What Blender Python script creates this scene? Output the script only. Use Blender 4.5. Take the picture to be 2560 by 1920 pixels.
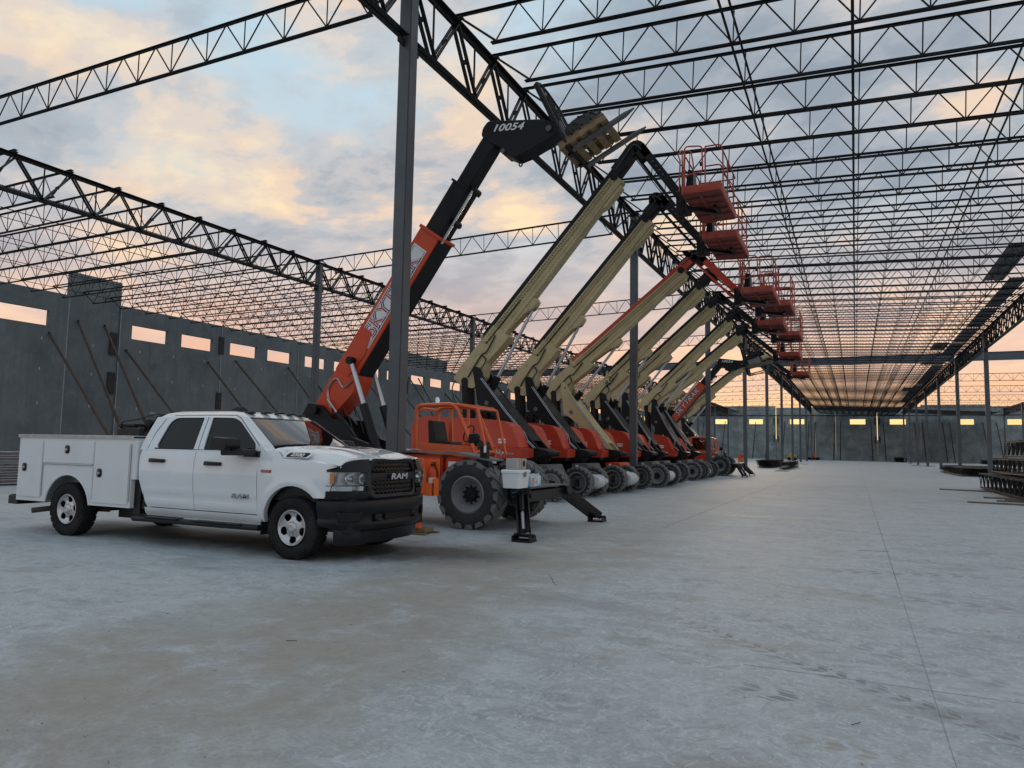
import bpy, bmesh, math, random
from math import sin, cos, pi, radians, sqrt, atan2
from mathutils import Vector, Matrix
random.seed(7)
for o in list(bpy.data.objects): bpy.data.objects.remove(o)
S = bpy.context.scene
C = S.collection
# ------------------------------------------------------------------ camera
PITCH, ROLL, YAW, H = .0881457, .0182107, .4453163, 1.5
Fw = Vector((-sin(YAW)*cos(PITCH), cos(YAW)*cos(PITCH), sin(PITCH)))
Rt = Fw.cross(Vector((0, 0, 1))).normalized(); Up = Rt.cross(Fw)
Rt, Up = cos(ROLL)*Rt+sin(ROLL)*Up, -sin(ROLL)*Rt+cos(ROLL)*Up
cam = bpy.data.cameras.new('camera'); camo = bpy.data.objects.new('camera', cam); C.objects.link(camo)
camo.matrix_world = Matrix(((Rt.x, Up.x, -Fw.x, 0), (Rt.y, Up.y, -Fw.y, 0), (Rt.z, Up.z, -Fw.z, H), (0, 0, 0, 1)))
cam.sensor_width = 36; cam.lens = 1797.5/2560*36; cam.clip_start = .1; cam.clip_end = 2000
S.camera = camo
S.render.resolution_x, S.render.resolution_y = 1024, 768
# ------------------------------------------------------------------ sky
SUN_AZ = radians(8)      # towards +Y, a little to the left
SUN_EL = radians(7)
w = bpy.data.worlds.new('World'); S.world = w; w.use_nodes = True
nt = w.node_tree; N = nt.nodes; L = nt.links; N.clear()
def nd(tree, typ, **k):
    n = tree.nodes.new(typ)
    for a, b in k.items():
        if a.startswith('i_'):
            key = a[2:]; n.inputs[int(key) if key.isdigit() else key].default_value = b
        else: setattr(n, a, b)
    return n
def mth(tree, op, a, b=None, c=None, clamp=False):
    n = tree.nodes.new('ShaderNodeMath'); n.operation = op; n.use_clamp = clamp
    for i, v in enumerate((a, b, c)):
        if v is None: continue
        if isinstance(v, (int, float)): n.inputs[i].default_value = v
        else: tree.links.new(v, n.inputs[i])
    return n.outputs[0]
def ramp(tree, fac, stops, interp='EASE'):
    n = tree.nodes.new('ShaderNodeValToRGB'); n.color_ramp.interpolation = interp
    e = n.color_ramp.elements
    while len(e) > 1: e.remove(e[-1])
    for i, (p, c) in enumerate(stops):
        if i == 0: el = e[0]; el.position = p
        else: el = e.new(p)
        el.color = tuple(c)+(1,) if len(c) == 3 else c
    tree.links.new(fac, n.inputs[0]); return n.outputs[0]
def mixc(tree, fac, a, b, blend='MIX'):
    n = tree.nodes.new('ShaderNodeMix'); n.data_type = 'RGBA'; n.blend_type = blend
    for s, v in ((n.inputs[0], fac), (n.inputs[6], a), (n.inputs[7], b)):
        if isinstance(v, (int, float)): s.default_value = v
        elif isinstance(v, tuple): s.default_value = v if len(v) == 4 else v+(1,)
        else: tree.links.new(v, s)
    return n.outputs[2]
def noise(tree, vec, scale, detail=6, rough=.55, dist=0, w_=None):
    n = tree.nodes.new('ShaderNodeTexNoise'); n.inputs['Scale'].default_value = scale
    n.inputs['Detail'].default_value = detail; n.inputs['Roughness'].default_value = rough
    n.inputs['Distortion'].default_value = dist
    if vec is not None: tree.links.new(vec, n.inputs['Vector'])
    return n.outputs[0]
tc = N.new('ShaderNodeTexCoord'); sep = N.new('ShaderNodeSeparateXYZ'); L.new(tc.outputs['Generated'], sep.inputs[0])
zz = mth(nt, 'MAXIMUM', sep.outputs[2], 0.0)
sx, sy = -sin(SUN_AZ), cos(SUN_AZ)
toward = mth(nt, 'ADD', mth(nt, 'MULTIPLY', mth(nt, 'ADD', mth(nt, 'MULTIPLY', sep.outputs[0], sx), mth(nt, 'MULTIPLY', sep.outputs[1], sy)), .5), .5, clamp=True)
warm = ramp(nt, zz, [(0, (1.0, .74, .30)), (.040, (1.0, .70, .30)), (.058, (.93, .54, .30)), (.10, (.88, .50, .33)), (.17, (.76, .52, .43)), (.24, (.62, .59, .60)), (.32, (.54, .64, .70)), (.50, (.51, .67, .77)), (1, (.39, .56, .70))])
cool = ramp(nt, zz, [(0, (.70, .62, .60)), (.13, (.58, .57, .59)), (.22, (.43, .54, .61)), (.4, (.43, .59, .69)), (1, (.38, .57, .72))])
clear = mixc(nt, ramp(nt, toward, [(.40, (0, 0, 0)), (.90, (1, 1, 1))]), cool, warm)
sky = nd(nt, 'ShaderNodeTexSky'); sky.sky_type = 'NISHITA'; sky.sun_disc = False
sky.sun_elevation = SUN_EL; sky.sun_rotation = -SUN_AZ; sky.dust_density = 2
nis = nd(nt, 'ShaderNodeVectorMath', operation='SCALE'); L.new(sky.outputs[0], nis.inputs[0]); nis.inputs[3].default_value = .08
clear = mixc(nt, .05, clear, nis.outputs[0])
# clouds on a flat layer overhead
den = mth(nt, 'ADD', zz, .20)
cx = mth(nt, 'DIVIDE', sep.outputs[0], den); cy = mth(nt, 'DIVIDE', sep.outputs[1], den)
comb = N.new('ShaderNodeCombineXYZ'); L.new(cx, comb.inputs[0]); L.new(cy, comb.inputs[1]); comb.inputs[2].default_value = 3.7
mp = nd(nt, 'ShaderNodeMapping'); mp.inputs['Location'].default_value = (7.7, 5.1, 0); mp.inputs['Rotation'].default_value = (0, 0, .45); mp.inputs['Scale'].default_value = (.85, 1.05, 1)
L.new(comb.outputs[0], mp.inputs[0])
n0 = noise(nt, mp.outputs[0], .9, 3, .5, .2)
n1 = noise(nt, mp.outputs[0], 1.9, 8, .58, .12)
n2 = noise(nt, mp.outputs[0], 3.6, 6, .62, .15)
n3 = noise(nt, mp.outputs[0], 1.5, 4, .55, .3)
cov = mth(nt, 'ADD', mth(nt, 'MULTIPLY', n0, .55), mth(nt, 'MULTIPLY', n1, .55))
mask = ramp(nt, cov, [(.43, (0, 0, 0)), (.50, (.7, .7, .7)), (.56, (1, 1, 1))])
tone = mth(nt, 'ADD', mth(nt, 'MULTIPLY', n2, .48), mth(nt, 'MULTIPLY', n3, .52))
lit = ramp(nt, tone, [(.40, (.27, .31, .37)), (.47, (.38, .41, .455)), (.515, (.54, .51, .51)), (.56, (.82, .62, .47)), (.62, (1.0, .75, .46))])
lit = mixc(nt, ramp(nt, toward, [(.45, (0, 0, 0)), (.75, (1, 1, 1))]), (.44, .50, .56, 1), lit)
salmon = ramp(nt, tone, [(.40, (.62, .48, .46)), (.52, (.78, .56, .47)), (.62, (.92, .64, .47))])
horiz = ramp(nt, zz, [(0, (0, 0, 0)), (.10, (.12, .12, .12)), (.30, (1, 1, 1))])
lit = mixc(nt, horiz, salmon, lit)
thin = ramp(nt, zz, [(.03, (0, 0, 0)), (.12, (.75, .75, .75)), (.3, (.9, .9, .9))])
final = mixc(nt, mth(nt, 'MULTIPLY', mask, thin), clear, lit)
bg = N.new('ShaderNodeBackground'); L.new(final, bg.inputs[0]); bg.inputs[1].default_value = 1.02
wo = N.new('ShaderNodeOutputWorld'); L.new(bg.outputs[0], wo.inputs[0])
sun = bpy.data.lights.new('sun', 'SUN'); sun.energy = .6; sun.angle = radians(14); sun.color = (1, .78, .55)
so = bpy.data.objects.new('sun', sun); C.objects.link(so)
sd = Vector((-sin(SUN_AZ)*cos(SUN_EL), cos(SUN_AZ)*cos(SUN_EL), sin(SUN_EL)))
so.rotation_euler = sd.to_track_quat('Z', 'Y').to_euler(); so.location = (0, 60, 60)
vs = S.view_settings; vs.view_transform = 'Standard'; vs.look = 'None'; vs.exposure = .1; vs.gamma = 1; vs.use_curve_mapping = False
S.render.engine = 'CYCLES'
cy_ = S.cycles; cy_.max_bounces = 5; cy_.diffuse_bounces = 3; cy_.glossy_bounces = 3; cy_.transmission_bounces = 3; cy_.transparent_max_bounces = 8
cy_.caustics_reflective = False; cy_.caustics_refractive = False; cy_.use_adaptive_sampling = True; cy_.adaptive_threshold = .012
w.cycles.sampling_method = 'MANUAL'; w.cycles.sample_map_resolution = 256
# ------------------------------------------------------------------ materials
MATS = {}
def mat(name, col, rough=.5, metal=0, var=.12, vscale=3, bump=0, bscale=60, coat=0, dirt=None, dscale=1.5, dlo=.5, dhi=.7, emit=None, spec=.5, rnd=0):
    if name in MATS: return MATS[name]
    m = bpy.data.materials.new(name); m.use_nodes = True; t = m.node_tree
    b = t.nodes['Principled BSDF']; MATS[name] = m
    b.inputs['Roughness'].default_value = rough; b.inputs['Metallic'].default_value = metal
    b.inputs['Coat Weight'].default_value = coat; b.inputs['Specular IOR Level'].default_value = spec
    tcx = t.nodes.new('ShaderNodeTexCoord'); ob = tcx.outputs['Object']
    c = tuple(col)+(1,)
    n = noise(t, ob, vscale, 5)
    dark = tuple(x*(1-var) for x in col); light = tuple(min(1, x*(1+var)) for x in col)
    out = ramp(t, n, [(.3, dark), (.7, light)], 'LINEAR')
    if dirt:
        dn = noise(t, ob, dscale, 8, .65)
        dm = ramp(t, dn, [(dlo, (0, 0, 0)), (dhi, (1, 1, 1))], 'LINEAR')
        out = mixc(t, mth(t, 'MULTIPLY', dm, dirt[3]), out, tuple(dirt[:3])+(1,))
        t.links.new(mth(t, 'ADD', mth(t, 'MULTIPLY', dm, .25), rough, clamp=True), b.inputs['Roughness'])
    if rnd:
        oi = t.nodes.new('ShaderNodeObjectInfo'); out = mixc(t, 1.0, out, ramp(t, oi.outputs['Random'], [(0, (1-rnd,)*3), (1, (1, 1, 1))], 'LINEAR'), 'MULTIPLY')
    t.links.new(out, b.inputs['Base Color'])
    if bump:
        bn = noise(t, ob, bscale, 4); bu = t.nodes.new('ShaderNodeBump'); bu.inputs['Strength'].default_value = bump; bu.inputs['Distance'].default_value = .01
        t.links.new(bn, bu.inputs['Height']); t.links.new(bu.outputs[0], b.inputs['Normal'])
    if emit:
        b.inputs['Emission Color'].default_value = tuple(emit[:3])+(1,); b.inputs['Emission Strength'].default_value = emit[3]
    return m
mat('white_paint', (.74, .77, .79), .16, var=.015, coat=1, dirt=(.50, .49, .46, .15), dscale=2.2)
mat('box_white', (.69, .71, .725), .35, var=.02, dirt=(.48, .47, .45, .15), dscale=2)
mat('black_plastic', (.010, .011, .014), .36, var=.25, bump=.05, dirt=(.06, .058, .055, .15), spec=.3)
mat('gloss_black', (.007, .0075, .009), .3, var=.2, dirt=(.06, .058, .055, .15), dscale=3, spec=.3)
mat('tyre_rubber', (.015, .015, .0155), .85, var=.3, vscale=6, bump=.2, dirt=(.10, .097, .09, .3), dscale=3, dlo=.45, dhi=.75, spec=.2)
mat('tyre_dusty', (.028, .028, .028), .85, var=.25, vscale=6, bump=.2, dirt=(.10, .097, .09, .45), dscale=2.2, dlo=.45, dhi=.75)
mat('tread_dusty', (.145, .145, .14), .95, var=.18, vscale=9, bump=.2, dirt=(.23, .225, .215, .5), dscale=3, dlo=.45, dhi=.65)
mat('rim_silver', (.55, .55, .56), .32, .85, var=.1, dirt=(.25, .24, .22, .4), dscale=7)
mat('rim_grey', (.20, .20, .205), .6, 0, var=.2, dirt=(.30, .29, .27, .5), dscale=5)
mat('chrome', (.75, .76, .78), .12, 1, var=.04)
mat('cylinder_rod', (.55, .56, .58), .28, .9, var=.05)
mat('lens_clear', (.80, .82, .84), .12, .75, var=.08, vscale=20, coat=1)
mat('headlight_shell', (.82, .84, .85), .25, .3, var=.06, vscale=25)
mat('amber', (.62, .19, .03), .2, var=.1, coat=.8)
mat('badge_red', (.45, .05, .04), .35, var=.2, vscale=30)
mat('badge_grey', (.32, .33, .35), .35, .6)
mat('glass_dark', (.012, .015, .018), .03, 0, var=.05, coat=1, spec=.7)
mat('glass_rear', (.008, .009, .011), .04, 0, var=.05, coat=1, spec=.6)
mat('decal_white', (.75, .75, .74), .5, var=.05)
mat('decal_red', (.50, .05, .05), .5)
mat('decal_blue', (.03, .04, .16), .5)
mat('tele_red', (.60, .055, .010), .42, var=.12, vscale=1.2, coat=.08, spec=.35, dirt=(.40, .16, .10, .3), dscale=2)
mat('lift_red', (.62, .058, .024), .38, var=.10, vscale=1.2, coat=.12, spec=.4, dirt=(.45, .12, .08, .35), dscale=2.2, dlo=.5, rnd=.22)
mat('basket_red', (.42, .058, .032), .5, var=.15, dirt=(.36, .22, .19, .6), dscale=3.5, dlo=.48, dhi=.68)
mat('basket_floor', (.24, .055, .04), .75, var=.25, vscale=5, dirt=(.10, .06, .055, .7), dscale=3)
mat('cab_orange', (.80, .125, .025), .4, var=.08, coat=.3, dirt=(.40, .26, .2, .3), dscale=2.5)
mat('safety_orange', (.85, .13, .02), .55, var=.1, dirt=(.5, .2, .1, .3))
mat('cream', (.51, .42, .22), .45, var=.07, vscale=1.5, coat=.15, dirt=(.26, .24, .17, .4), dscale=2.2, rnd=.15)
mat('machine_black', (.008, .009, .011), .42, var=.3, dirt=(.04, .04, .042, .25), dscale=2.5, spec=.22)
mat('chassis_grey', (.10, .10, .10), .6, var=.15, dirt=(.24, .23, .21, .5), dscale=3)
mat('deck_grey', (.16, .16, .16), .8, var=.2, bump=.3, bscale=120, dirt=(.28, .27, .26, .5))
mat('hose', (.02, .02, .022), .5)
mat('track_steel', (.46, .385, .21), .5, .1, var=.2, vscale=12)
mat('plastic_wrap', (.60, .61, .62), .4, var=.12, bump=.6, bscale=14, dirt=(.42, .38, .34, .35))
mat('steel_grey', (.086, .093, .102), .5, .1, var=.12, vscale=2.5, dirt=(.135, .142, .15, .35), dscale=1.3)
mat('steel_dark', (.012, .0135, .016), .5, 0, var=.25, vscale=2, dirt=(.03, .031, .034, .4), dscale=1.5, spec=.25, rnd=.4)
mat('steel_beam', (.085, .105, .125), .5, .1, var=.12)
mat('deck_metal', (.09, .10, .105), .5, .4, var=.2)
mat('galvanized', (.42, .43, .45), .45, .7, var=.2, vscale=5)
mat('aluminium', (.50, .51, .52), .35, .9, var=.12, vscale=8)
mat('wood_pine', (.21, .14, .07), .75, var=.25, vscale=7, bump=.2, dirt=(.25, .17, .10, .5), dscale=5)
mat('wood_old', (.20, .155, .11), .85, var=.3, vscale=6, bump=.3)
mat('rust_pipe', (.075, .055, .045), .75, var=.35, vscale=3, dirt=(.16, .10, .065, .5), dscale=2)
mat('plate_dark', (.035, .030, .027), .8, var=.4, vscale=5)
mat('cooler_white', (.78, .80, .80), .4, var=.03)
mat('water_blue', (.30, .52, .72), .35, var=.5, vscale=14, coat=.6, dirt=(.8, .82, .85, .8), dscale=9)
mat('label_orange', (.75, .25, .06), .5)
mat('cable_black', (.014, .014, .015), .55, var=.3)
mat('yellow_machine', (.60, .33, .02), .45)
mat('stone', (.26, .25, .23), .9, var=.35, vscale=10)
mat('twig', (.05, .04, .032), .9)
mat('joint_dark', (.20, .205, .21), .9, var=.3)
mat('joint_faint', (.255, .27, .28), .9, var=.2)
mat('rag', (.72, .68, .67), .9, bump=.5, bscale=25)
def clear_glass(name, tint, k=1.0, add=.0):
    m = bpy.data.materials.new(name); m.use_nodes = True; t = m.node_tree; t.nodes.clear()
    o = t.nodes.new('ShaderNodeOutputMaterial'); g = t.nodes.new('ShaderNodeBsdfGlossy'); g.inputs['Roughness'].default_value = .02
    tr = t.nodes.new('ShaderNodeBsdfTransparent'); tr.inputs[0].default_value = tint+(1,)
    mx = t.nodes.new('ShaderNodeMixShader'); fr = t.nodes.new('ShaderNodeFresnel'); fr.inputs[0].default_value = 1.52
    t.links.new(mth(t, 'ADD', mth(t, 'MULTIPLY', fr.outputs[0], k), add, clamp=True), mx.inputs[0])
    t.links.new(tr.outputs[0], mx.inputs[1]); t.links.new(g.outputs[0], mx.inputs[2]); t.links.new(mx.outputs[0], o.inputs[0])
    MATS[name] = m
clear_glass('glass_windshield', (.42, .47, .47), 1.6, .08); clear_glass('glass_door', (.10, .115, .12)); clear_glass('glass_tint', (.02, .022, .025)); clear_glass('glass_lens', (.86, .88, .9))
# ------------------------------------------------------------------ mesh helpers
def V(*a): return Vector(a)
class MB:
    def __init__(s): s.v = []; s.f = []
    def add(s, vs_, fs):
        o = len(s.v); s.v += [tuple(p) for p in vs_]; s.f += [tuple(i+o for i in f) for f in fs]; return s
    def mm(s, a, b):
        x0, y0, z0 = a; x1, y1, z1 = b
        return s.add([(x0, y0, z0), (x1, y0, z0), (x1, y1, z0), (x0, y1, z0), (x0, y0, z1), (x1, y0, z1), (x1, y1, z1), (x0, y1, z1)],
                     [(0, 3, 2, 1), (4, 5, 6, 7), (0, 1, 5, 4), (1, 2, 6, 5), (2, 3, 7, 6), (3, 0, 4, 7)])
    def box(s, c, d): return s.mm([c[i]-d[i]/2 for i in range(3)], [c[i]+d[i]/2 for i in range(3)])
    def frame(s, p, q, up=(0, 0, 1)):
        p, q = Vector(p), Vector(q); d = (q-p).normalized(); up = Vector(up)
        if abs(d.dot(up)) > .98: up = Vector((0, 1, 0)) if abs(d.y) < .9 else Vector((1, 0, 0))
        x = d.cross(up).normalized(); return p, q, d, x, x.cross(d)
    def extr(s, p, q, prof, up=(0, 0, 1), scale2=1):
        p, q, d, x, y = s.frame(p, q, up); n = len(prof)
        vs_ = [p+x*a+y*b for a, b in prof]+[q+x*a*scale2+y*b*scale2 for a, b in prof]
        return s.add(vs_, [tuple(range(n))[::-1], tuple(range(n, 2*n))]+[(i, (i+1) % n, n+(i+1) % n, n+i) for i in range(n)])
    def beam(s, p, q, w_, h=None, up=(0, 0, 1), scale2=1):
        h = h or w_; a, b = w_/2, h/2
        return s.extr(p, q, [(-a, -b), (a, -b), (a, b), (-a, b)], up, scale2)
    def angles(s, p, q, leg, t, gap, up=(0, 0, 1), flip=1):
        "back-to-back pair of angles"
        for sg in (1, -1):
            g = gap/2
            pr = [(sg*g, 0), (sg*(g+leg), 0), (sg*(g+leg), -t*flip), (sg*(g+t), -t*flip), (sg*(g+t), -leg*flip), (sg*g, -leg*flip)]
            s.extr(p, q, pr, up)
        return s
    def cyl(s, p, q, r, r2=None, seg=12, cap=True):
        p, q, d, x, y = s.frame(p, q); r2 = r if r2 is None else r2
        a = [(cos(2*pi*i/seg), sin(2*pi*i/seg)) for i in range(seg)]
        vs_ = [p+x*c_*r+y*s_*r for c_, s_ in a]+[q+x*c_*r2+y*s_*r2 for c_, s_ in a]
        fs = [(i, (i+1) % seg, seg+(i+1) % seg, seg+i) for i in range(seg)]
        if cap: fs += [tuple(range(seg))[::-1], tuple(range(seg, 2*seg))]
        return s.add(vs_, fs)
    def tube(s, pts, r, seg=8, closed=False):
        pts = [Vector(p) for p in pts]; n = len(pts); rings = []; px = None
        for i, p in enumerate(pts):
            a = pts[i-1] if (i or closed) else p; b = pts[(i+1) % n] if (i < n-1 or closed) else p
            d = (b-a).normalized()
            if px is None:
                up = Vector((0, 0, 1)) if abs(d.z) < .9 else Vector((1, 0, 0)); px = d.cross(up).normalized()
            else: px = (px-d*px.dot(d)).normalized()
            py = d.cross(px)
            rings.append([p+(px*cos(2*pi*k/seg)+py*sin(2*pi*k/seg))*r for k in range(seg)])
        vs_ = [v for R_ in rings for v in R_]; fs = []
        for i in range(n if closed else n-1):
            j = (i+1) % n
            fs += [(i*seg+k, i*seg+(k+1) % seg, j*seg+(k+1) % seg, j*seg+k) for k in range(seg)]
        if not closed: fs += [tuple(range(seg))[::-1], tuple(range((n-1)*seg, n*seg))]
        return s.add(vs_, fs)
    def prism(s, poly, a, b, ax='y', f=None):
        "poly in the plane across axis ax; f(u,v,side) may move points"
        n = len(poly)
        def P(u, v, t): return {'y': (u, t, v), 'x': (t, u, v), 'z': (u, v, t)}[ax]
        vs_ = [P(u, v, a) for u, v in poly]+[P(u, v, b) for u, v in poly]
        return s.add(vs_, [tuple(range(n)), tuple(range(n, 2*n))[::-1]]+[(i, n+i, n+(i+1) % n, (i+1) % n) for i in range(n)])
    def loft(s, rings, cap=True, closed=True):
        n = len(rings[0]); vs_ = [p for r in rings for p in r]; fs = []
        m = n if closed else n-1
        for i in range(len(rings)-1):
            fs += [(i*n+k, i*n+(k+1) % n, (i+1)*n+(k+1) % n, (i+1)*n+k) for k in range(m)]
        if cap: fs += [tuple(range(n))[::-1], tuple(range((len(rings)-1)*n, len(rings)*n))]
        return s.add(vs_, fs)
    def lathe(s, prof, o, ax='y', seg=32, a0=0):
        "prof: (radius, offset along axis)"
        rings = []
        for i in range(seg):
            t = 2*pi*i/seg+a0; c_, s_ = cos(t), sin(t)
            if ax == 'y': rings.append([(o[0]+r*c_, o[1]+h, o[2]+r*s_) for r, h in prof])
            elif ax == 'z': rings.append([(o[0]+r*c_, o[1]+r*s_, o[2]+h) for r, h in prof])
            else: rings.append([(o[0]+h, o[1]+r*c_, o[2]+r*s_) for r, h in prof])
        n = len(prof); vs_ = [p for r in rings for p in r]
        return s.add(vs_, [(i*n+k, i*n+k+1, ((i+1) % seg)*n+k+1, ((i+1) % seg)*n+k) for i in range(seg) for k in range(n-1)])
    def grid(s, P):
        n = len(P[0]); vs_ = [p for r in P for p in r]
        return s.add(vs_, [(i*n+k, i*n+k+1, (i+1)*n+k+1, (i+1)*n+k) for i in range(len(P)-1) for k in range(n-1)])
    def mesh(s, name, bevel=0, smooth=35, merge=False, seg=1):
        me = bpy.data.meshes.new(name); me.from_pydata(s.v, [], s.f)
        bm = bmesh.new(); bm.from_mesh(me)
        if merge: bmesh.ops.remove_doubles(bm, verts=bm.verts, dist=1e-4)
        bmesh.ops.recalc_face_normals(bm, faces=bm.faces)
        if bevel:
            es = [e for e in bm.edges if len(e.link_faces) == 2 and e.calc_face_angle(0) > radians(30)]
            try: bmesh.ops.bevel(bm, geom=es, offset=bevel, segments=seg, affect='EDGES', clamp_overlap=True)
            except Exception: pass
        bm.to_mesh(me); bm.free()
        if smooth:
            me.polygons.foreach_set('use_smooth', [True]*len(me.polygons)); me.set_sharp_from_angle(angle=radians(smooth))
        return me
    def build(s, name, m, parent=None, bevel=0, smooth=35, merge=False, seg=1):
        return ob(name, s.mesh(name, bevel, smooth, merge, seg), m, parent)
def ob(name, me, m=None, parent=None):
    o = bpy.data.objects.new(name, me)
    if m and not me.materials: me.materials.append(MATS[m] if isinstance(m, str) else m)
    C.objects.link(o)
    if parent: o.parent = parent
    return o
def tag(o, label=None, cat=None, group=None, kind=None):
    if label: o['label'] = label
    if cat: o['category'] = cat
    if group: o['group'] = group
    if kind: o['kind'] = kind
    return o
def empty(name, loc=(0, 0, 0), label=None, cat=None, group=None, rz=0):
    o = bpy.data.objects.new(name, None); C.objects.link(o); o.location = loc; o.rotation_euler = (0, 0, rz)
    o.empty_display_size = .2
    return tag(o, label, cat, group)
def text(name, s, size, M, m, parent, ext=.004, shear=0, sx_=1, bold=0):
    cu = bpy.data.curves.new(name, 'FONT'); cu.body = s; cu.size = size; cu.extrude = ext; cu.align_x = 'CENTER'; cu.align_y = 'CENTER'
    cu.shear = shear; cu.offset = bold; cu.space_character = 1.05
    t = bpy.data.objects.new(name, cu); C.objects.link(t)
    me = bpy.data.meshes.new_from_object(t)
    bpy.data.objects.remove(t); me.transform(M @ Matrix.Diagonal((sx_, 1, 1, 1)))
    return ob(name, me, m, parent)
def basis(o, x, y):
    x = Vector(x).normalized(); y = Vector(y); z = x.cross(y).normalized(); y = z.cross(x)
    return Matrix(((x.x, y.x, z.x, o[0]), (x.y, y.y, z.y, o[1]), (x.z, y.z, z.z, o[2]), (0, 0, 0, 1)))
def roundpoly(pts, r, n=4):
    out = []; m = len(pts)
    for i in range(m):
        p = Vector(pts[i]).to_2d() if len(pts[i]) > 2 else Vector(pts[i]); a = Vector(pts[i-1]); b = Vector(pts[(i+1) % m])
        rr = r[i] if isinstance(r, (list, tuple)) else r
        if rr <= 0: out.append(tuple(p)); continue
        u = a-p; v = b-p; k = min(rr, u.length*.48, v.length*.48); p0 = p+u.normalized()*k; p1 = p+v.normalized()*k
        for j in range(n+1):
            t = j/n; out.append(tuple(p0*(1-t)**2+p*2*t*(1-t)+p1*t*t))
    return out
def interp(x, xs, ys):
    if x <= xs[0]: return ys[0]
    for i in range(len(xs)-1):
        if x <= xs[i+1]: t = (x-xs[i])/(xs[i+1]-xs[i]); return ys[i]*(1-t)+ys[i+1]*t
    return ys[-1]
def copy_tree(o, parent=None):
    c = o.copy(); C.objects.link(c); c.parent = parent
    for ch in [x for x in bpy.data.objects if x.parent == o] if False else list(o.children): copy_tree(ch, c)
    return c
ORD = ['nearest', 'second', 'third', 'fourth', 'fifth', 'sixth', 'seventh', 'eighth', 'ninth', 'tenth', 'eleventh']
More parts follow.
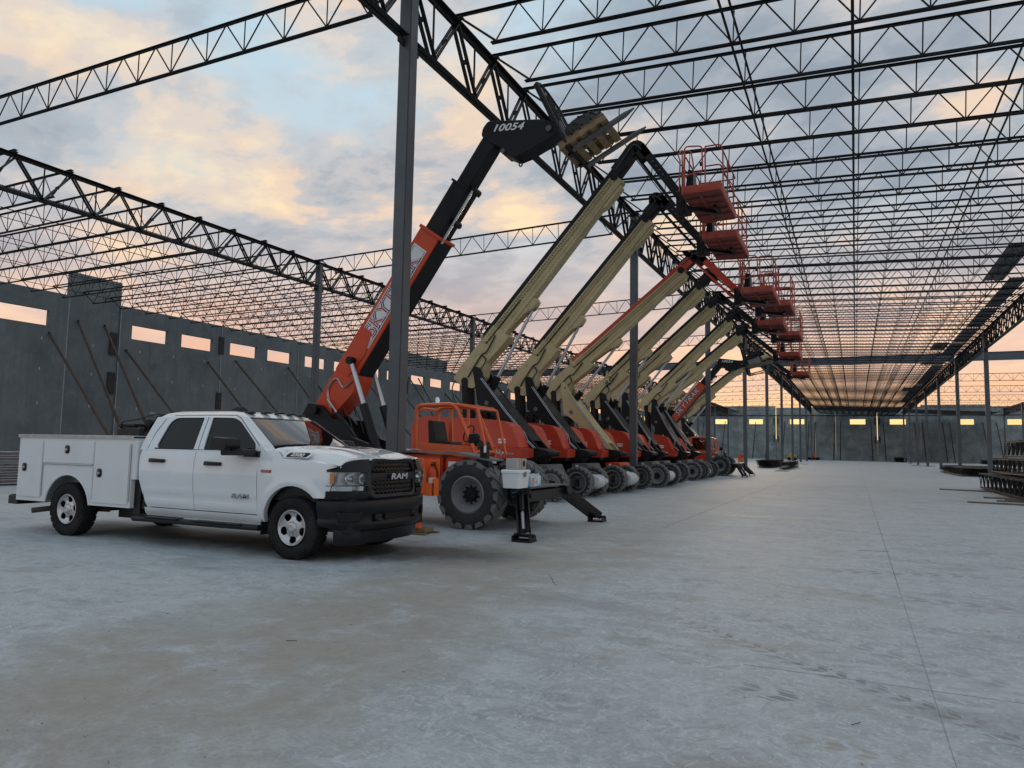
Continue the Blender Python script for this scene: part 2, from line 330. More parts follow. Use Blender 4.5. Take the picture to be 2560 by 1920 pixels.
# ------------------------------------------------------------------ the setting
def floor_mat():
    m = bpy.data.materials.new('floor_concrete'); m.use_nodes = True; t = m.node_tree; b = t.nodes['Principled BSDF']; MATS['floor'] = m
    g = t.nodes.new('ShaderNodeNewGeometry'); P = g.outputs['Position']
    sp = t.nodes.new('ShaderNodeSeparateXYZ'); t.links.new(P, sp.inputs[0]); X, Y = sp.outputs[0], sp.outputs[1]
    def mapped(scale, rot=0, loc=(0, 0, 0)):
        q = t.nodes.new('ShaderNodeMapping'); q.inputs['Scale'].default_value = scale; q.inputs['Rotation'].default_value = (0, 0, rot); q.inputs['Location'].default_value = loc
        t.links.new(P, q.inputs[0]); return q.outputs[0]
    big = noise(t, P, .16, 3, .6, .3); med = noise(t, mapped((.5, 1.6, 1), .25), .9, 5, .65, .4); fine = noise(t, P, 9, 4, .7)
    fine2 = noise(t, mapped((1, 2.2, 1), .5), 26, 3, .75)
    base = ramp(t, big, [(.3, (.345, .368, .383)), (.5, (.405, .427, .438)), (.7, (.455, .472, .48))], 'LINEAR')
    # dried slurry film: crisp edged pale and dark scrapes
    mot = noise(t, mapped((1, 1.35, 1), .6), 2.4, 8, .74, 1.6)
    base = mixc(t, ramp(t, mot, [(.34, (.75, .75, .75)), (.46, (.1, .1, .1)), (.5, (0, 0, 0))], 'LINEAR'), base, (.235, .258, .278, 1))
    base = mixc(t, ramp(t, mot, [(.515, (0, 0, 0)), (.535, (.5, .5, .5)), (.64, (.75, .75, .75))], 'LINEAR'), base, (.50, .53, .55, 1))
    film = noise(t, mapped((1.5, 1, 1), -.4, (5, 2, 0)), 6.5, 7, .75, 2.2)
    base = mixc(t, ramp(t, film, [(.545, (0, 0, 0)), (.56, (.55, .55, .55)), (.66, (.8, .8, .8))], 'LINEAR'), base, (.57, .60, .62, 1))
    base = mixc(t, ramp(t, film, [(.33, (.7, .7, .7)), (.42, (0, 0, 0))], 'LINEAR'), base, (.25, .265, .275, 1))
    base = mixc(t, ramp(t, med, [(.46, (0, 0, 0)), (.64, (.45, .45, .45))]), base, (.50, .515, .525, 1))
    base = mixc(t, ramp(t, med, [(.30, (.6, .6, .6)), (.47, (0, 0, 0))]), base, (.25, .265, .278, 1))
    # sandy strip dragged in by the wheels
    wob = mth(t, 'MULTIPLY', mth(t, 'SUBTRACT', noise(t, P, .45, 5, .65, .5), .5), 2.8)
    xc = mth(t, 'ADD', mth(t, 'ADD', X, 3.95), wob)
    strip = mth(t, 'MULTIPLY', mth(t, 'SUBTRACT', 1.25, mth(t, 'DIVIDE', mth(t, 'ABSOLUTE', xc), 1.25)), 1.6, clamp=True)
    fadey = ramp(t, mth(t, 'DIVIDE', Y, 30), [(.0, (1, 1, 1)), (.33, (.95, .95, .95)), (.55, (.35, .35, .35)), (1, (.1, .1, .1))])
    dn = noise(t, P, 1.5, 6, .72, .6)
    sand = mth(t, 'MULTIPLY', mth(t, 'MULTIPLY', strip, fadey), ramp(t, dn, [(.36, (.10, .10, .10)), (.47, (.75, .75, .75)), (.6, (1, 1, 1))], 'LINEAR'))
    base = mixc(t, mth(t, 'MULTIPLY', sand, .95), base, mixc(t, fine, (.255, .232, .192, 1), (.39, .36, .305, 1)))
    # scattered sandy patches
    pt = ramp(t, noise(t, mapped((1, 2.0, 1), .3, (3, 8, 0)), .55, 4, .65, .8), [(.58, (0, 0, 0)), (.64, (.35, .35, .35)), (.75, (.5, .5, .5))])
    base = mixc(t, pt, base, (.31, .285, .24, 1))
    # brown patch by the truck's nose, with shade under the truck painted in
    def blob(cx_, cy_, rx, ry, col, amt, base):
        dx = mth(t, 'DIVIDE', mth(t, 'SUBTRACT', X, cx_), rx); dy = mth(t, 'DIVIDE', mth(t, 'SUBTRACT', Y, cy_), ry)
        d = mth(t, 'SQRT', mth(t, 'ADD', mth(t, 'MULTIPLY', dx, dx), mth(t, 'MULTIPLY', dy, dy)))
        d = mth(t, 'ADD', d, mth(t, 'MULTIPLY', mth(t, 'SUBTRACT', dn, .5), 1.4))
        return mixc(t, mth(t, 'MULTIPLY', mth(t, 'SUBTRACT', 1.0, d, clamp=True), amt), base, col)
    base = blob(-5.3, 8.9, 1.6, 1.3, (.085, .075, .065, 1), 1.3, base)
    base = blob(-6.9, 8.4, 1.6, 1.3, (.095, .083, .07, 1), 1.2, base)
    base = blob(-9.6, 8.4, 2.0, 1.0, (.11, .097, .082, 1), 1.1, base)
    brk = ramp(t, noise(t, P, 2.2, 5, .7), [(.36, (0, 0, 0)), (.52, (1, 1, 1))])
    # tyre tread prints: bands of chevrons
    def band(p, q, wd, amt, base, k=26, col=(.20, .20, .205, 1)):
        d = Vector((q[0]-p[0], q[1]-p[1])); ln = d.length; a = atan2(d.y, d.x); c_, s_ = cos(a), sin(a)
        rx = mth(t, 'SUBTRACT', X, p[0]); ry = mth(t, 'SUBTRACT', Y, p[1])
        u = mth(t, 'ADD', mth(t, 'MULTIPLY', rx, c_), mth(t, 'MULTIPLY', ry, s_)); v = mth(t, 'ADD', mth(t, 'MULTIPLY', rx, -s_), mth(t, 'MULTIPLY', ry, c_))
        va = mth(t, 'ABSOLUTE', v)
        m1 = mth(t, 'MULTIPLY', mth(t, 'SUBTRACT', 1.0, mth(t, 'DIVIDE', va, wd)), 5, clamp=True)
        m2 = mth(t, 'MULTIPLY', mth(t, 'MINIMUM', u, mth(t, 'SUBTRACT', ln, u)), 3, clamp=True)
        ch = mth(t, 'ADD', mth(t, 'MULTIPLY', mth(t, 'SINE', mth(t, 'MULTIPLY', mth(t, 'ADD', u, mth(t, 'MULTIPLY', va, .8)), k)), 1.6), .5, clamp=True)
        gr = mth(t, 'GREATER_THAN', mth(t, 'ABSOLUTE', mth(t, 'SINE', mth(t, 'MULTIPLY', v, 3.14/wd*1.5))), .35)
        ms = mth(t, 'MULTIPLY', mth(t, 'MULTIPLY', m1, m2), mth(t, 'MULTIPLY', ch, gr))
        ms = mth(t, 'MULTIPLY', ms, brk)
        return mixc(t, mth(t, 'MULTIPLY', ms, amt), base, col)
    for p, q, wd, amt in (((-1.6, 6.7), (1.3, 4.3), .11, .95), ((-1.2, 7.2), (2.2, 4.9), .13, .5), ((-.5, 10.2), (1.6, 10.9), .20, .7), ((-.9, 8.75), (2.2, 8.7), .16, .6), ((-2.1, 16.4), (1.0, 15.2), .25, .6), ((-.9, 5.05), (-.1, 4.75), .14, .9), ((-.45, 4.25), (.3, 4.12), .10, .8)):
        base = band(p, q, wd, amt, base, 40 if wd < .12 else 26, (.33, .29, .23, 1) if q[1] < 4.2 else (.21, .215, .22, 1))
    # fine speckle and pale scuffs
    base = mixc(t, ramp(t, fine2, [(.36, (.45, .45, .45)), (.5, (0, 0, 0))], 'LINEAR'), base, (.24, .255, .265, 1))
    t.links.new(base, b.inputs['Base Color'])
    t.links.new(ramp(t, med, [(.3, (.55, .55, .55)), (.7, (.78, .78, .78))], 'LINEAR'), b.inputs['Roughness']); b.inputs['Specular IOR Level'].default_value = .5
    bu = t.nodes.new('ShaderNodeBump'); bu.inputs['Strength'].default_value = .25; bu.inputs['Distance'].default_value = .006
    t.links.new(mth(t, 'ADD', mth(t, 'MULTIPLY', fine, .6), mth(t, 'MULTIPLY', fine2, .4)), bu.inputs['Height']); t.links.new(bu.outputs[0], b.inputs['Normal'])
floor_mat()
def wall_mat(name, c0, c1, c2, streak=1.0, sc=1.0):
    m = bpy.data.materials.new(name); m.use_nodes = True; t = m.node_tree; b = t.nodes['Principled BSDF']; MATS[name] = m
    g = t.nodes.new('ShaderNodeNewGeometry'); P = g.outputs['Position']
    def mapped(scale):
        q = t.nodes.new('ShaderNodeMapping'); q.inputs['Scale'].default_value = scale; t.links.new(P, q.inputs[0]); return q.outputs[0]
    n = noise(t, P, .55*sc, 9, .68, .4); n2 = noise(t, P, 2.2*sc, 8, .7, .8)
    base = ramp(t, n, [(.32, c0), (.5, c1), (.68, c2)], 'LINEAR')
    base = mixc(t, ramp(t, n2, [(.54, (0, 0, 0)), (.70, (.5, .5, .5))], 'LINEAR'), base, tuple(min(1, x*1.3) for x in c2)+(1,))
    s = noise(t, mapped((2.5, 2.5, .12)), 1.5, 6, .7, .1)
    base = mixc(t, ramp(t, s, [(.5, (0, 0, 0)), (.7, (.5*streak,)*3)], 'LINEAR'), base, tuple(x*.62 for x in c0)+(1,))
    oi = t.nodes.new('ShaderNodeObjectInfo')
    base = mixc(t, .9, base, ramp(t, oi.outputs['Random'], [(0, (.72, .73, .74)), (1, (1.0, 1.0, .98))], 'LINEAR'), 'MULTIPLY')
    t.links.new(base, b.inputs['Base Color']); b.inputs['Roughness'].default_value = .8
    bu = t.nodes.new('ShaderNodeBump'); bu.inputs['Strength'].default_value = .15; bu.inputs['Distance'].default_value = .01
    t.links.new(n2, bu.inputs['Height']); t.links.new(bu.outputs[0], b.inputs['Normal'])
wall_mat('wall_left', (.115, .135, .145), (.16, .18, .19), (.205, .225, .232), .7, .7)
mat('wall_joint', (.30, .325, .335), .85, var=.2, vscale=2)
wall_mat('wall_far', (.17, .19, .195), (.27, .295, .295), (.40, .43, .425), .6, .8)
FY = 178.0
XA, XB, XZ, XC, XW = -8.0, 8.6, -24.4, 24.9, -43.0
YK = [-4.7, 11.6]+[28.15+16.3*k for k in range(9)]     # column lines; YK[0] lies behind the frame
tag(MB().add([(-1500, -1500, -.06), (1500, -1500, -.06), (1500, 1500, -.06), (-1500, 1500, -.06)], [(0, 1, 2, 3)]).build('ground', 'stone', smooth=0), kind='structure')
fl = tag(MB().mm((-43.3, -30, -.05), (60, FY+.3, 0)).build('floor', 'floor', smooth=0), kind='structure')
for x in (.41,):
    MB().mm((x-.0025, 9.2, .0005), (x+.0025, 60, .003)).build('control_joint', 'joint_dark', fl, smooth=0); MB().mm((x-.0012, -5, .0005), (x+.0012, 9.2, .002)).build('control_joint', 'joint_faint', fl, smooth=0)
MB().mm((x-.006, 60, .0005), (x+.006, FY-1, .004)).build('control_joint', 'joint_dark', fl, smooth=0)
MB().mm((-3.403, 14, .0005), (-3.40, 60, .004)).build('control_joint', 'joint_dark', fl, smooth=0)
MB().mm((-.75, 5.4525, .0005), (2.5, 5.4545, .002)).build('control_joint', 'joint_faint', fl, smooth=0)
# crack
cr = MB(); p = V(-3.3, 8.05, .003)
pts = [p]
for i in range(9): p = p+V(.035+random.uniform(-.01, .02), -.05+random.uniform(-.03, .02), 0); pts.append(p)
cr.tube(pts, .0035, 4).build('crack', 'joint_dark', fl, smooth=0)
def opening_panel(u0, u1, z0, z1, holes, th, plane, at):
    us = sorted({u0, u1, *[h[0] for h in holes], *[h[1] for h in holes]}); zs = sorted({z0, z1, *[h[2] for h in holes], *[h[3] for h in holes]})
    b = MB()
    def P(u, z, d): return (at-d, u, z) if plane == 'x' else (u, at+d, z)
    def hole(i, j):
        if not (0 <= i < len(us)-1 and 0 <= j < len(zs)-1): return True
        a, c = (us[i]+us[i+1])/2, (zs[j]+zs[j+1])/2
        return any(h[0] < a < h[1] and h[2] < c < h[3] for h in holes)
    for i in range(len(us)-1):
        for j in range(len(zs)-1):
            if hole(i, j): continue
            a, c, e, f = us[i], us[i+1], zs[j], zs[j+1]
            for d in (0, th): b.add([P(a, e, d), P(c, e, d), P(c, f, d), P(a, f, d)], [(0, 1, 2, 3)])
            for di, dj, q in ((-1, 0, (a, e, a, f)), (1, 0, (c, e, c, f)), (0, -1, (a, e, c, e)), (0, 1, (a, f, c, f))):
                if hole(i+di, j+dj): b.add([P(q[0], q[1], 0), P(q[2], q[3], 0), P(q[2], q[3], th), P(q[0], q[1], th)], [(0, 1, 2, 3)])
    return b
# left tilt-up wall
lw = empty('concrete_wall', (XW, 90, 0), 'long dark grey tilt-up concrete wall with slot windows along the left side', 'wall')
def pw(b, name, m, par, **k):
    o = b.build(name, m, par, **k); o.matrix_parent_inverse = Matrix.Translation(par.location).inverted(); return o
Z0, Z1 = 8.19, 9.12
def ins(b, y, z, r=.07):
    b.mm((XW, y-.04, z-.09), (XW+.02, y+.04, z+.09))
edges = [11.0, 19.2, 27.36, 30.8]; y = 30.8
while y < FY-3: y += 8.3; edges.append(min(y, FY))
for i in range(len(edges)-1):
    a, c = edges[i]+.012, edges[i+1]-.012; top = 10.25; holes = []; at = XW
    if i == 2: top = 11.75; at = XW-.05
    elif i == 1: holes = [(21.6, 26.2, Z0, Z1)]; at = XW+.03
    elif c-a > 7.5: holes = [(a+.83, a+3.6, Z0, Z1), (a+4.72, a+7.48, Z0, Z1)]
    if i in (7, 12): top = 11.4
    at += random.uniform(-.012, .012) if i > 2 else 0
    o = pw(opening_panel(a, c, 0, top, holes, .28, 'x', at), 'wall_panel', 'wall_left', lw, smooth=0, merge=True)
    pw(MB().mm((XW-.05, c+.002, 0), (XW+.045, c+.022, 10.2)).mm((XW+.035, c-.05, 0), (XW+.043, c+.0015, 10.2)), 'joint_sealant', 'wall_joint', lw, smooth=0)
    b = MB()
    for yy in (a+1.5, (a+c)/2, c-1.5):
        for z in (1.6, 3.6, 5.6, 7.4): 
            if c-a < 5 and yy != (a+c)/2: continue
            if i < 9: b.mm((at, yy-.035, z-.09), (at+.012, yy+.035, z+.09))
    if b.v: pw(b, 'lifting_insert', 'decal_white' if False else 'galvanized', lw, smooth=0)['kind'] = 'stuff'
for yy, za, zb in ((30.35, 6.95, 8.4), (30.35, 4.45, 5.85), (39.05, 8.1, 9.4), (39.05, 3.95, 5.2), (64.0, 7.0, 8.4)):
    pw(MB().mm((XW+.03, yy-.24, za), (XW+.08, yy+.24, zb)), 'joint_plate', 'plate_dark', lw, smooth=0)
# far wall
fw = empty('concrete_wall', (0, FY, 0), 'blotchy grey concrete end wall with glowing slot windows at the far end', 'wall')
fe = [-43.3, -33.4, -25.0, -16.55, -8.15, -3.9, 4.5, 12.9, 17.1, 25.5, 33.9, 42.3, 50.7, 60]
for i in range(len(fe)-1):
    a, c = fe[i], fe[i+1]; gap = .07 if fe[i] in (4.5, -16.55) else .012
    a += gap; c -= .07 if fe[i+1] in (4.5, -16.55) else .012
    holes = []
    if c-a > 7: m_ = (a+c)/2+(.35 if i % 2 else -.2); holes = [(m_-1.55, m_+1.55, 8.05, 9.2)]
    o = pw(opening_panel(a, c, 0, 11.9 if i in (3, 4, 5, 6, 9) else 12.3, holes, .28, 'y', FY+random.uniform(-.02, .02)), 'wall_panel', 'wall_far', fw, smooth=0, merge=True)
for xj in (4.5, -16.55):
    pw(MB().mm((xj-.06, FY+.05, 0), (xj+.06, FY+.2, 4.6)), 'joint_filler', 'wall_far', fw, smooth=0)
    for dx in (-.55, .3):
        for za in (3.9, 8.0): pw(MB().mm((xj+dx, FY-.08, za), (xj+dx+.25, FY-.02, za+1.5)), 'joint_plate', 'plate_dark', fw, smooth=0)
pw(MB().mm((-43, FY-.18, 10.0), (60, FY-.03, 10.13)), 'ledger_angle', 'steel_dark', fw, smooth=0)
# wall braces
def brace(p, q, label, r=.075, pm='rust_pipe'):
    p, q = V(*p), V(*q); o = empty('wall_brace', (q.x, q.y, 0), label, 'brace', 'pipe braces propping the walls')
    p = p-o.location; q = q-o.location
    d = (p-q).normalized(); m_ = q+(p-q)*.42
    MB().cyl(q+d*.15, p-d*.15, r, seg=8).build('pipe', pm, o)
    MB().cyl(q+d*.12, m_, r*1.25, seg=8).build('sleeve', pm, o)
    e = d.cross(V(0, 0, 1)).normalized()
    MB().beam(p-d*.16, p, .05, .16).build('head_plate', 'steel_dark', o); MB().mm((-.15, -.1, 0), (.15, .1, .03)).beam(q+d*.02, q+d*.2, .05, .12).build('foot_plate', 'steel_dark', o)
BL = [('leftmost pipe brace', 26.23, 7.78, -35.2), ('pipe brace with a silver lower end', 27.92, 8.8, -36.8), ('pipe brace beside the taller wall panel joint', 29.67, 8.79, -36.7), ('pipe brace under the first pair of slot windows', 31.27, 7.4, -34.5), ('pipe brace above the truck cab', 37.9, 7.35, -35.0), ('pipe brace above the truck roof lights', 40.5, 7.76, -34.2), ('pipe brace ending behind the slender column', 46.2, 7.88, -35.5), ('pipe brace right behind the telehandler boom', 49.6, 7.06, -36.5), ('pipe brace under the telehandler boom', 57.0, 7.64, -35.1), ('upper pipe brace right of the big column', 64.36, 8.79, -36.2), ('second upper brace right of the big column', 66.2, 8.85, -37), ('lower brace right of the big column', 62.9, 7.2, -36.1)]
for n_, y_, z_, xf in BL: brace((XW+.03, y_, z_), (xf, y_, 0), n_+' leaning on the left concrete wall')
brace((XW+.03, 19.6, 7.8), (-35, 19.6, 0), 'pipe brace at the left picture edge behind the steel stack')
for k in range(8): brace((XW+.03, 72+8.3*(k//2)+(2.2 if k % 2 else 0), 7.6), (-35.2, 72+8.3*(k//2)+(2.2 if k % 2 else 0), 0), '%s pipe brace beyond the telehandler boom along the left wall' % ORD[k].replace('nearest', 'first'))
for i, (x_, z_) in enumerate(((-33, 8.7), (-28, 8.8), (-21, 8.7), (-18.2, 8.7), (-14.6, 8.8), (-9.4, 8.9), (-8.1, 8.7), (-4.1, 8.75), (-2.8, 8.75), (3.2, 8.7), (5.7, 8.6), (11.7, 8.5), (13.1, 8.5), (16.9, 8.5), (18.2, 8.5), (24.2, 8.5), (26.6, 8.5))):
    brace((x_, FY-.03, z_), (x_+(0.2 if x_ > 0 else -.15), FY-6.0, 0), 'pipe brace %s propping the far end wall' % ('counted %s from the left' % ['first', 'second', 'third', 'fourth', 'fifth', 'sixth', 'seventh', 'eighth', 'ninth', 'tenth', 'eleventh', 'twelfth', 'thirteenth', 'fourteenth', 'fifteenth', 'sixteenth', 'seventeenth'][i]), .085, 'plate_dark')
# ------------------------------------------------------------------ steel frame
GZ = {'A': (9.68, 11.12), 'Z': (9.40, 10.68), 'B': (9.15, 10.45), 'C': (9.05, 10.35)}
GX = {'A': XA, 'Z': XZ, 'B': XB, 'C': XC}
JT = {'A': 11.28, 'Z': 10.86, 'B': 10.60, 'C': 10.5, 'W': 10.62}
ROW = {'A': 'the column row beside the boom lifts', 'B': 'the right column row', 'Z': 'the left column row', 'C': 'the farthest right column row'}
CW = .28
colm = {}
for r_ in 'AZBC':
    ks = {'A': range(1, 11), 'Z': range(1, 11), 'B': range(3, 11), 'C': range(7, 11)}[r_]
    for n_, k in enumerate(ks):
        lb = '%s grey steel column in %s' % (ORD[n_], ROW[r_])
        if r_ == 'A' and k == 1: lb = 'big grey square steel column standing behind the truck hood'
        o = empty('steel_column', (GX[r_], YK[k], 0), lb, 'column', 'square steel columns')
        if r_ not in colm:
            tz = GZ[r_][1]-.06
            colm[r_] = (MB().mm((-CW/2, -CW/2, .03), (CW/2, CW/2, tz)).mesh('shaft', bevel=.02, seg=2), MB().mm((-.28, -.28, .002), (.28, .28, .03)).mesh('base_plate', smooth=0), MB().mm((-.2, -.2, tz+.002), (.2, .2, tz+.022)).mesh('cap_plate', smooth=0),
                        MB().mm((-.09, CW/2+.002, GZ[r_][0]-.30), (.09, CW/2+.03, GZ[r_][0]-.02)).mm((-.02, -CW/2-.22, GZ[r_][0]-.2), (.02, -CW/2-.002, GZ[r_][0]-.05)).mm((-.02, CW/2+.03, GZ[r_][0]-.2), (.02, CW/2+.22, GZ[r_][0]-.05)).mesh('gusset', smooth=0))
        ob('shaft', colm[r_][0], 'steel_grey', o); ob('base_plate', colm[r_][1], 'steel_dark', o); ob('cap_plate', colm[r_][2], 'steel_dark', o); ob('gusset', colm[r_][3], 'steel_dark', o)
# girders
def girder(row, k, single):
    y0, y1 = YK[k], YK[k+1]; L_ = y1-y0; zb, zt = GZ[row]; d = zt-zb; n = 9; s_ = L_/n
    o = empty('girder_truss', (GX[row], y0, zb), '%s dark steel girder truss on %s' % (ORD[k] if k else 'overhead', ROW[row]), 'girder', 'girder trusses')
    key = ('g', row, round(L_, 2))
    if key not in GC:
        c = {}
        c['t'] = MB().angles((0, 0, d), (0, L_, d), .13, .014, .03).mesh('top_chord', smooth=0)
        c['b'] = MB().angles((0, .16, 0), (0, L_-.16, 0), .115, .014, .03, flip=-1).mesh('bottom_chord', smooth=0)
        web = []
        for i in range(n):
            a, m_, e = V(0, i*s_, d-.06), V(0, (i+.5)*s_, .05), V(0, (i+1)*s_, d-.06)
            heavy = min(i, n-1-i) < 3
            for p_, q_ in ((a, m_), (m_, e)):
                b = MB(); sep_ = .065 if heavy else .05
                for sg in (-1, 1): b.beam(p_+V(0, sg*sep_*.9, 0) if False else p_+V(sg*sep_, 0, 0), q_+V(sg*sep_, 0, 0), .028, .085 if heavy else .06, up=(1, 0, 0))
                mid = (p_+q_)/2; b.box(mid, (.13, .06, .09)); web.append(('diagonal', b))
            web.append(('vertical', MB().beam(m_, V(0, (i+.5)*s_, d-.01), .035)))
        c['w'] = [(nm, b.mesh(nm, smooth=0)) for nm, b in web]
        j = MB()
        for nm, b in web: j.add(b.v, b.f)
        c['j'] = j.mesh('web', smooth=0); GC[key] = c
    c = GC[key]
    ob('top_chord', c['t'], 'steel_dark', o); ob('bottom_chord', c['b'], 'steel_dark', o)
    if single:
        for nm, me in c['w']: ob(nm, me, 'steel_dark', o)
    else: ob('web', c['j'], 'steel_dark', o)['kind'] = 'stuff'
GC = {}
for k in range(0, 10): girder('A', k, k < 4)
for k in range(1, 10): girder('Z', k, k < 4)
for k in range(3, 10): girder('B', k, k < 5)
for k in range(8, 10): girder('C', k, False)
# joists
DJ = .84
def joist_kit(Lx, n=12):
    c = {}; e = .95; s_ = (Lx-2*e)/n
    c['t'] = MB().angles((0, 0, 0), (Lx, 0, 0), .054, .008, .022).box((.09, 0, -.08), (.18, .14, .03)).box((Lx-.09, 0, -.08), (.18, .14, .03)).mesh('top_chord', smooth=0)
    c['b'] = MB().angles((e, 0, -DJ), (Lx-e, 0, -DJ), .052, .008, .022, flip=-1).mesh('bottom_chord', smooth=0)
    web = []; R_ = .018
    def m_(nm, p_, q_, r=R_): web.append((nm, MB().cyl(p_, q_, r, seg=6, cap=False)))
    m_('end_web', (.12, 0, -.08), (e+.12, 0, -DJ+.04), .028); m_('end_web', (Lx-.12, 0, -.08), (Lx-e-.12, 0, -DJ+.04), .028)
    for i in range(n):
        x0 = e+i*s_; xm = x0+s_/2; x1 = x0+s_
        b0 = x0 if i else e+.1; b1 = x1 if i < n-1 else x1-.1
        m_('diagonal', (b0, 0, -DJ+.03), (xm-.03, 0, -.05)); m_('diagonal', (xm+.03, 0, -.05), (b1, 0, -DJ+.03))
        if i: m_('vertical', (x0, 0, -DJ+.03), (x0, 0, -.05), .015)
    c['w'] = [(nm, b.mesh(nm, smooth=60)) for nm, b in web]
    j = MB()
    for nm, b in web: j.add(b.v, b.f)
    c['j'] = j.mesh('web', smooth=60); return c
def joist(kit, x0, z0, x1, z1, y, single, label, group):
    o = empty('roof_joist', (x0, y, z0), label, 'joist', group)
    o.rotation_euler = (0, -atan2(z1-z0, x1-x0), 0)
    ob('top_chord', kit['t'], 'steel_dark', o); ob('bottom_chord', kit['b'], 'steel_dark', o)
    if single:
        for nm, me in kit['w']: ob(nm, me, 'steel_dark', o)
    else: ob('web', kit['j'], 'steel_dark', o)['kind'] = 'stuff'
def nth(n): return {1: 'nearest', 2: 'second', 3: 'third', 4: 'fourth', 5: 'fifth', 6: 'sixth', 7: 'seventh', 8: 'eighth', 9: 'ninth', 10: 'tenth'}.get(n) or '%d%s' % (n, 'th' if 10 < n % 100 < 14 else {1: 'st', 2: 'nd', 3: 'rd'}.get(n % 10, 'th'))
def jl(bay, i):
    return '%s open web roof joist of the %s, counted from the camera' % (nth(i+1), bay)
kAB = joist_kit(sqrt((XB-XA)**2+.5), 12); kWZ = joist_kit(XZ-XW, 14); kZA = joist_kit(XA-XZ, 12)
ys = []
for k in range(1, 10): ys += [YK[k]+(YK[k+1]-YK[k])*j/9 for j in range(9)]
ys += [YK[10]+1.811*j for j in range(11)]
for i, y in enumerate(ys):
    last = abs(y-YK[5]) < .1
    if not last: joist(kAB, XA, JT['A'], XB, JT['B'], y+random.uniform(-.02, .02), i < 12, jl('main bay', i), 'main bay roof joists')
    if y > 12.5: joist(kWZ, XW, JT['W'], XZ, JT['Z'], y+random.uniform(-.02, .02), i < 10, jl('left bay', i-1), 'left bay roof joists')
for k in range(1, 11):
    z0 = JT['Z'] if k > 1 else JT['A']+.06
    if k != 5: joist(kZA, XZ, z0, XA, JT['A'] if k > 1 else JT['A']+.04, YK[k]+.02, k < 4, '%s single roof joist crossing the open bay at left, on a column line' % ORD[k-1], 'column line joists of the open bay')
    if k > 4 and k != 5: joist(kZA, XB+.05, JT['B'], XC, JT['C'], YK[k]+.02, False, '%s single roof joist right of the right column row' % ORD[k-1], 'column line joists of the right bay')
MB  # stub that carries the first open-bay joist
tag(MB().mm((XZ-.1, YK[1]-.1, GZ['Z'][1]+.01), (XZ+.1, YK[1]+.1, JT['A']-.08)).build('steel_post', 'steel_dark'), 'short steel post under the end of the first open bay joist', 'steel post')
# bridging
def bridging(name_, x, zt, y0, y1, slope=0):
    o = empty('joist_bridging', (x, y0, zt), name_, 'bridging', 'rows of joist bridging')
    MB().angles((0, 0, -.01), (0, y1-y0, -.01), .026, .005, 0).build('upper_rail', 'steel_dark', o, smooth=0)
    MB().angles((0, 0, -DJ+.02), (0, y1-y0, -DJ+.02), .026, .005, 0).build('lower_rail', 'steel_dark', o, smooth=0)
def jz(x): return JT['A']+(x-XA)/(XB-XA)*(JT['B']-JT['A'])-.06
bridging('bridging row left of the middle of the main bay', -2.2, jz(-2.2), 11.6, FY); bridging('bridging row right above the floor joint in the main bay', .14, jz(.14), 11.6, FY)
bridging('bridging row right of the middle of the main bay', 3.6, jz(3.6), 11.6, FY); bridging('bridging row nearest the right girder in the main bay', 6.2, jz(6.2), 30, FY)
for i, x in enumerate((-28, -32, -36, -40)): bridging('%s bridging row counted from the left column row in the left bay' % ORD[i], x, 10.75, 13.4, FY)
cxb = MB()
for y0, y1 in zip(ys[2:16], ys[3:17]):
    cxb.beam((.14, y0, jz(.14)-.03), (.14, y1, jz(.14)-DJ+.06), .028).beam((.14, y1, jz(.14)-.03), (.14, y0, jz(.14)-DJ+.06), .028)
tag(cxb.build('cross_bridging', 'steel_dark', smooth=0), 'crossed diagonal bridging bars directly above the floor joint', 'bridging')
# deep cross beam
cb = empty('cross_beam', (0, YK[5], 10.55), 'deep blue grey steel beam crossing the whole hall at mid depth', 'beam')
for a, c in ((XZ, XA), (XA, XB), (XB, XC)):
    a += .15; c -= .15
    b = MB().mm((a, -.012, -.36), (c, .012, .36)).mm((a, -.13, .362), (c, .13, .385)).mm((a, -.13, -.385), (c, .13, -.362)); b.build('beam_length', 'steel_beam', cb, smooth=0)
cb2 = empty('cross_beam', (0, YK[5], 10.35), 'deep blue grey beam under the left bay roof joists', 'beam')
MB().mm((XW+.05, -.012, -.36), (XZ-.2, .012, .36)).mm((XW+.05, -.13, .362), (XZ-.2, .13, .385)).mm((XW+.05, -.13, -.385), (XZ-.2, .13, -.362)).build('beam_length', 'steel_beam', cb2, smooth=0)
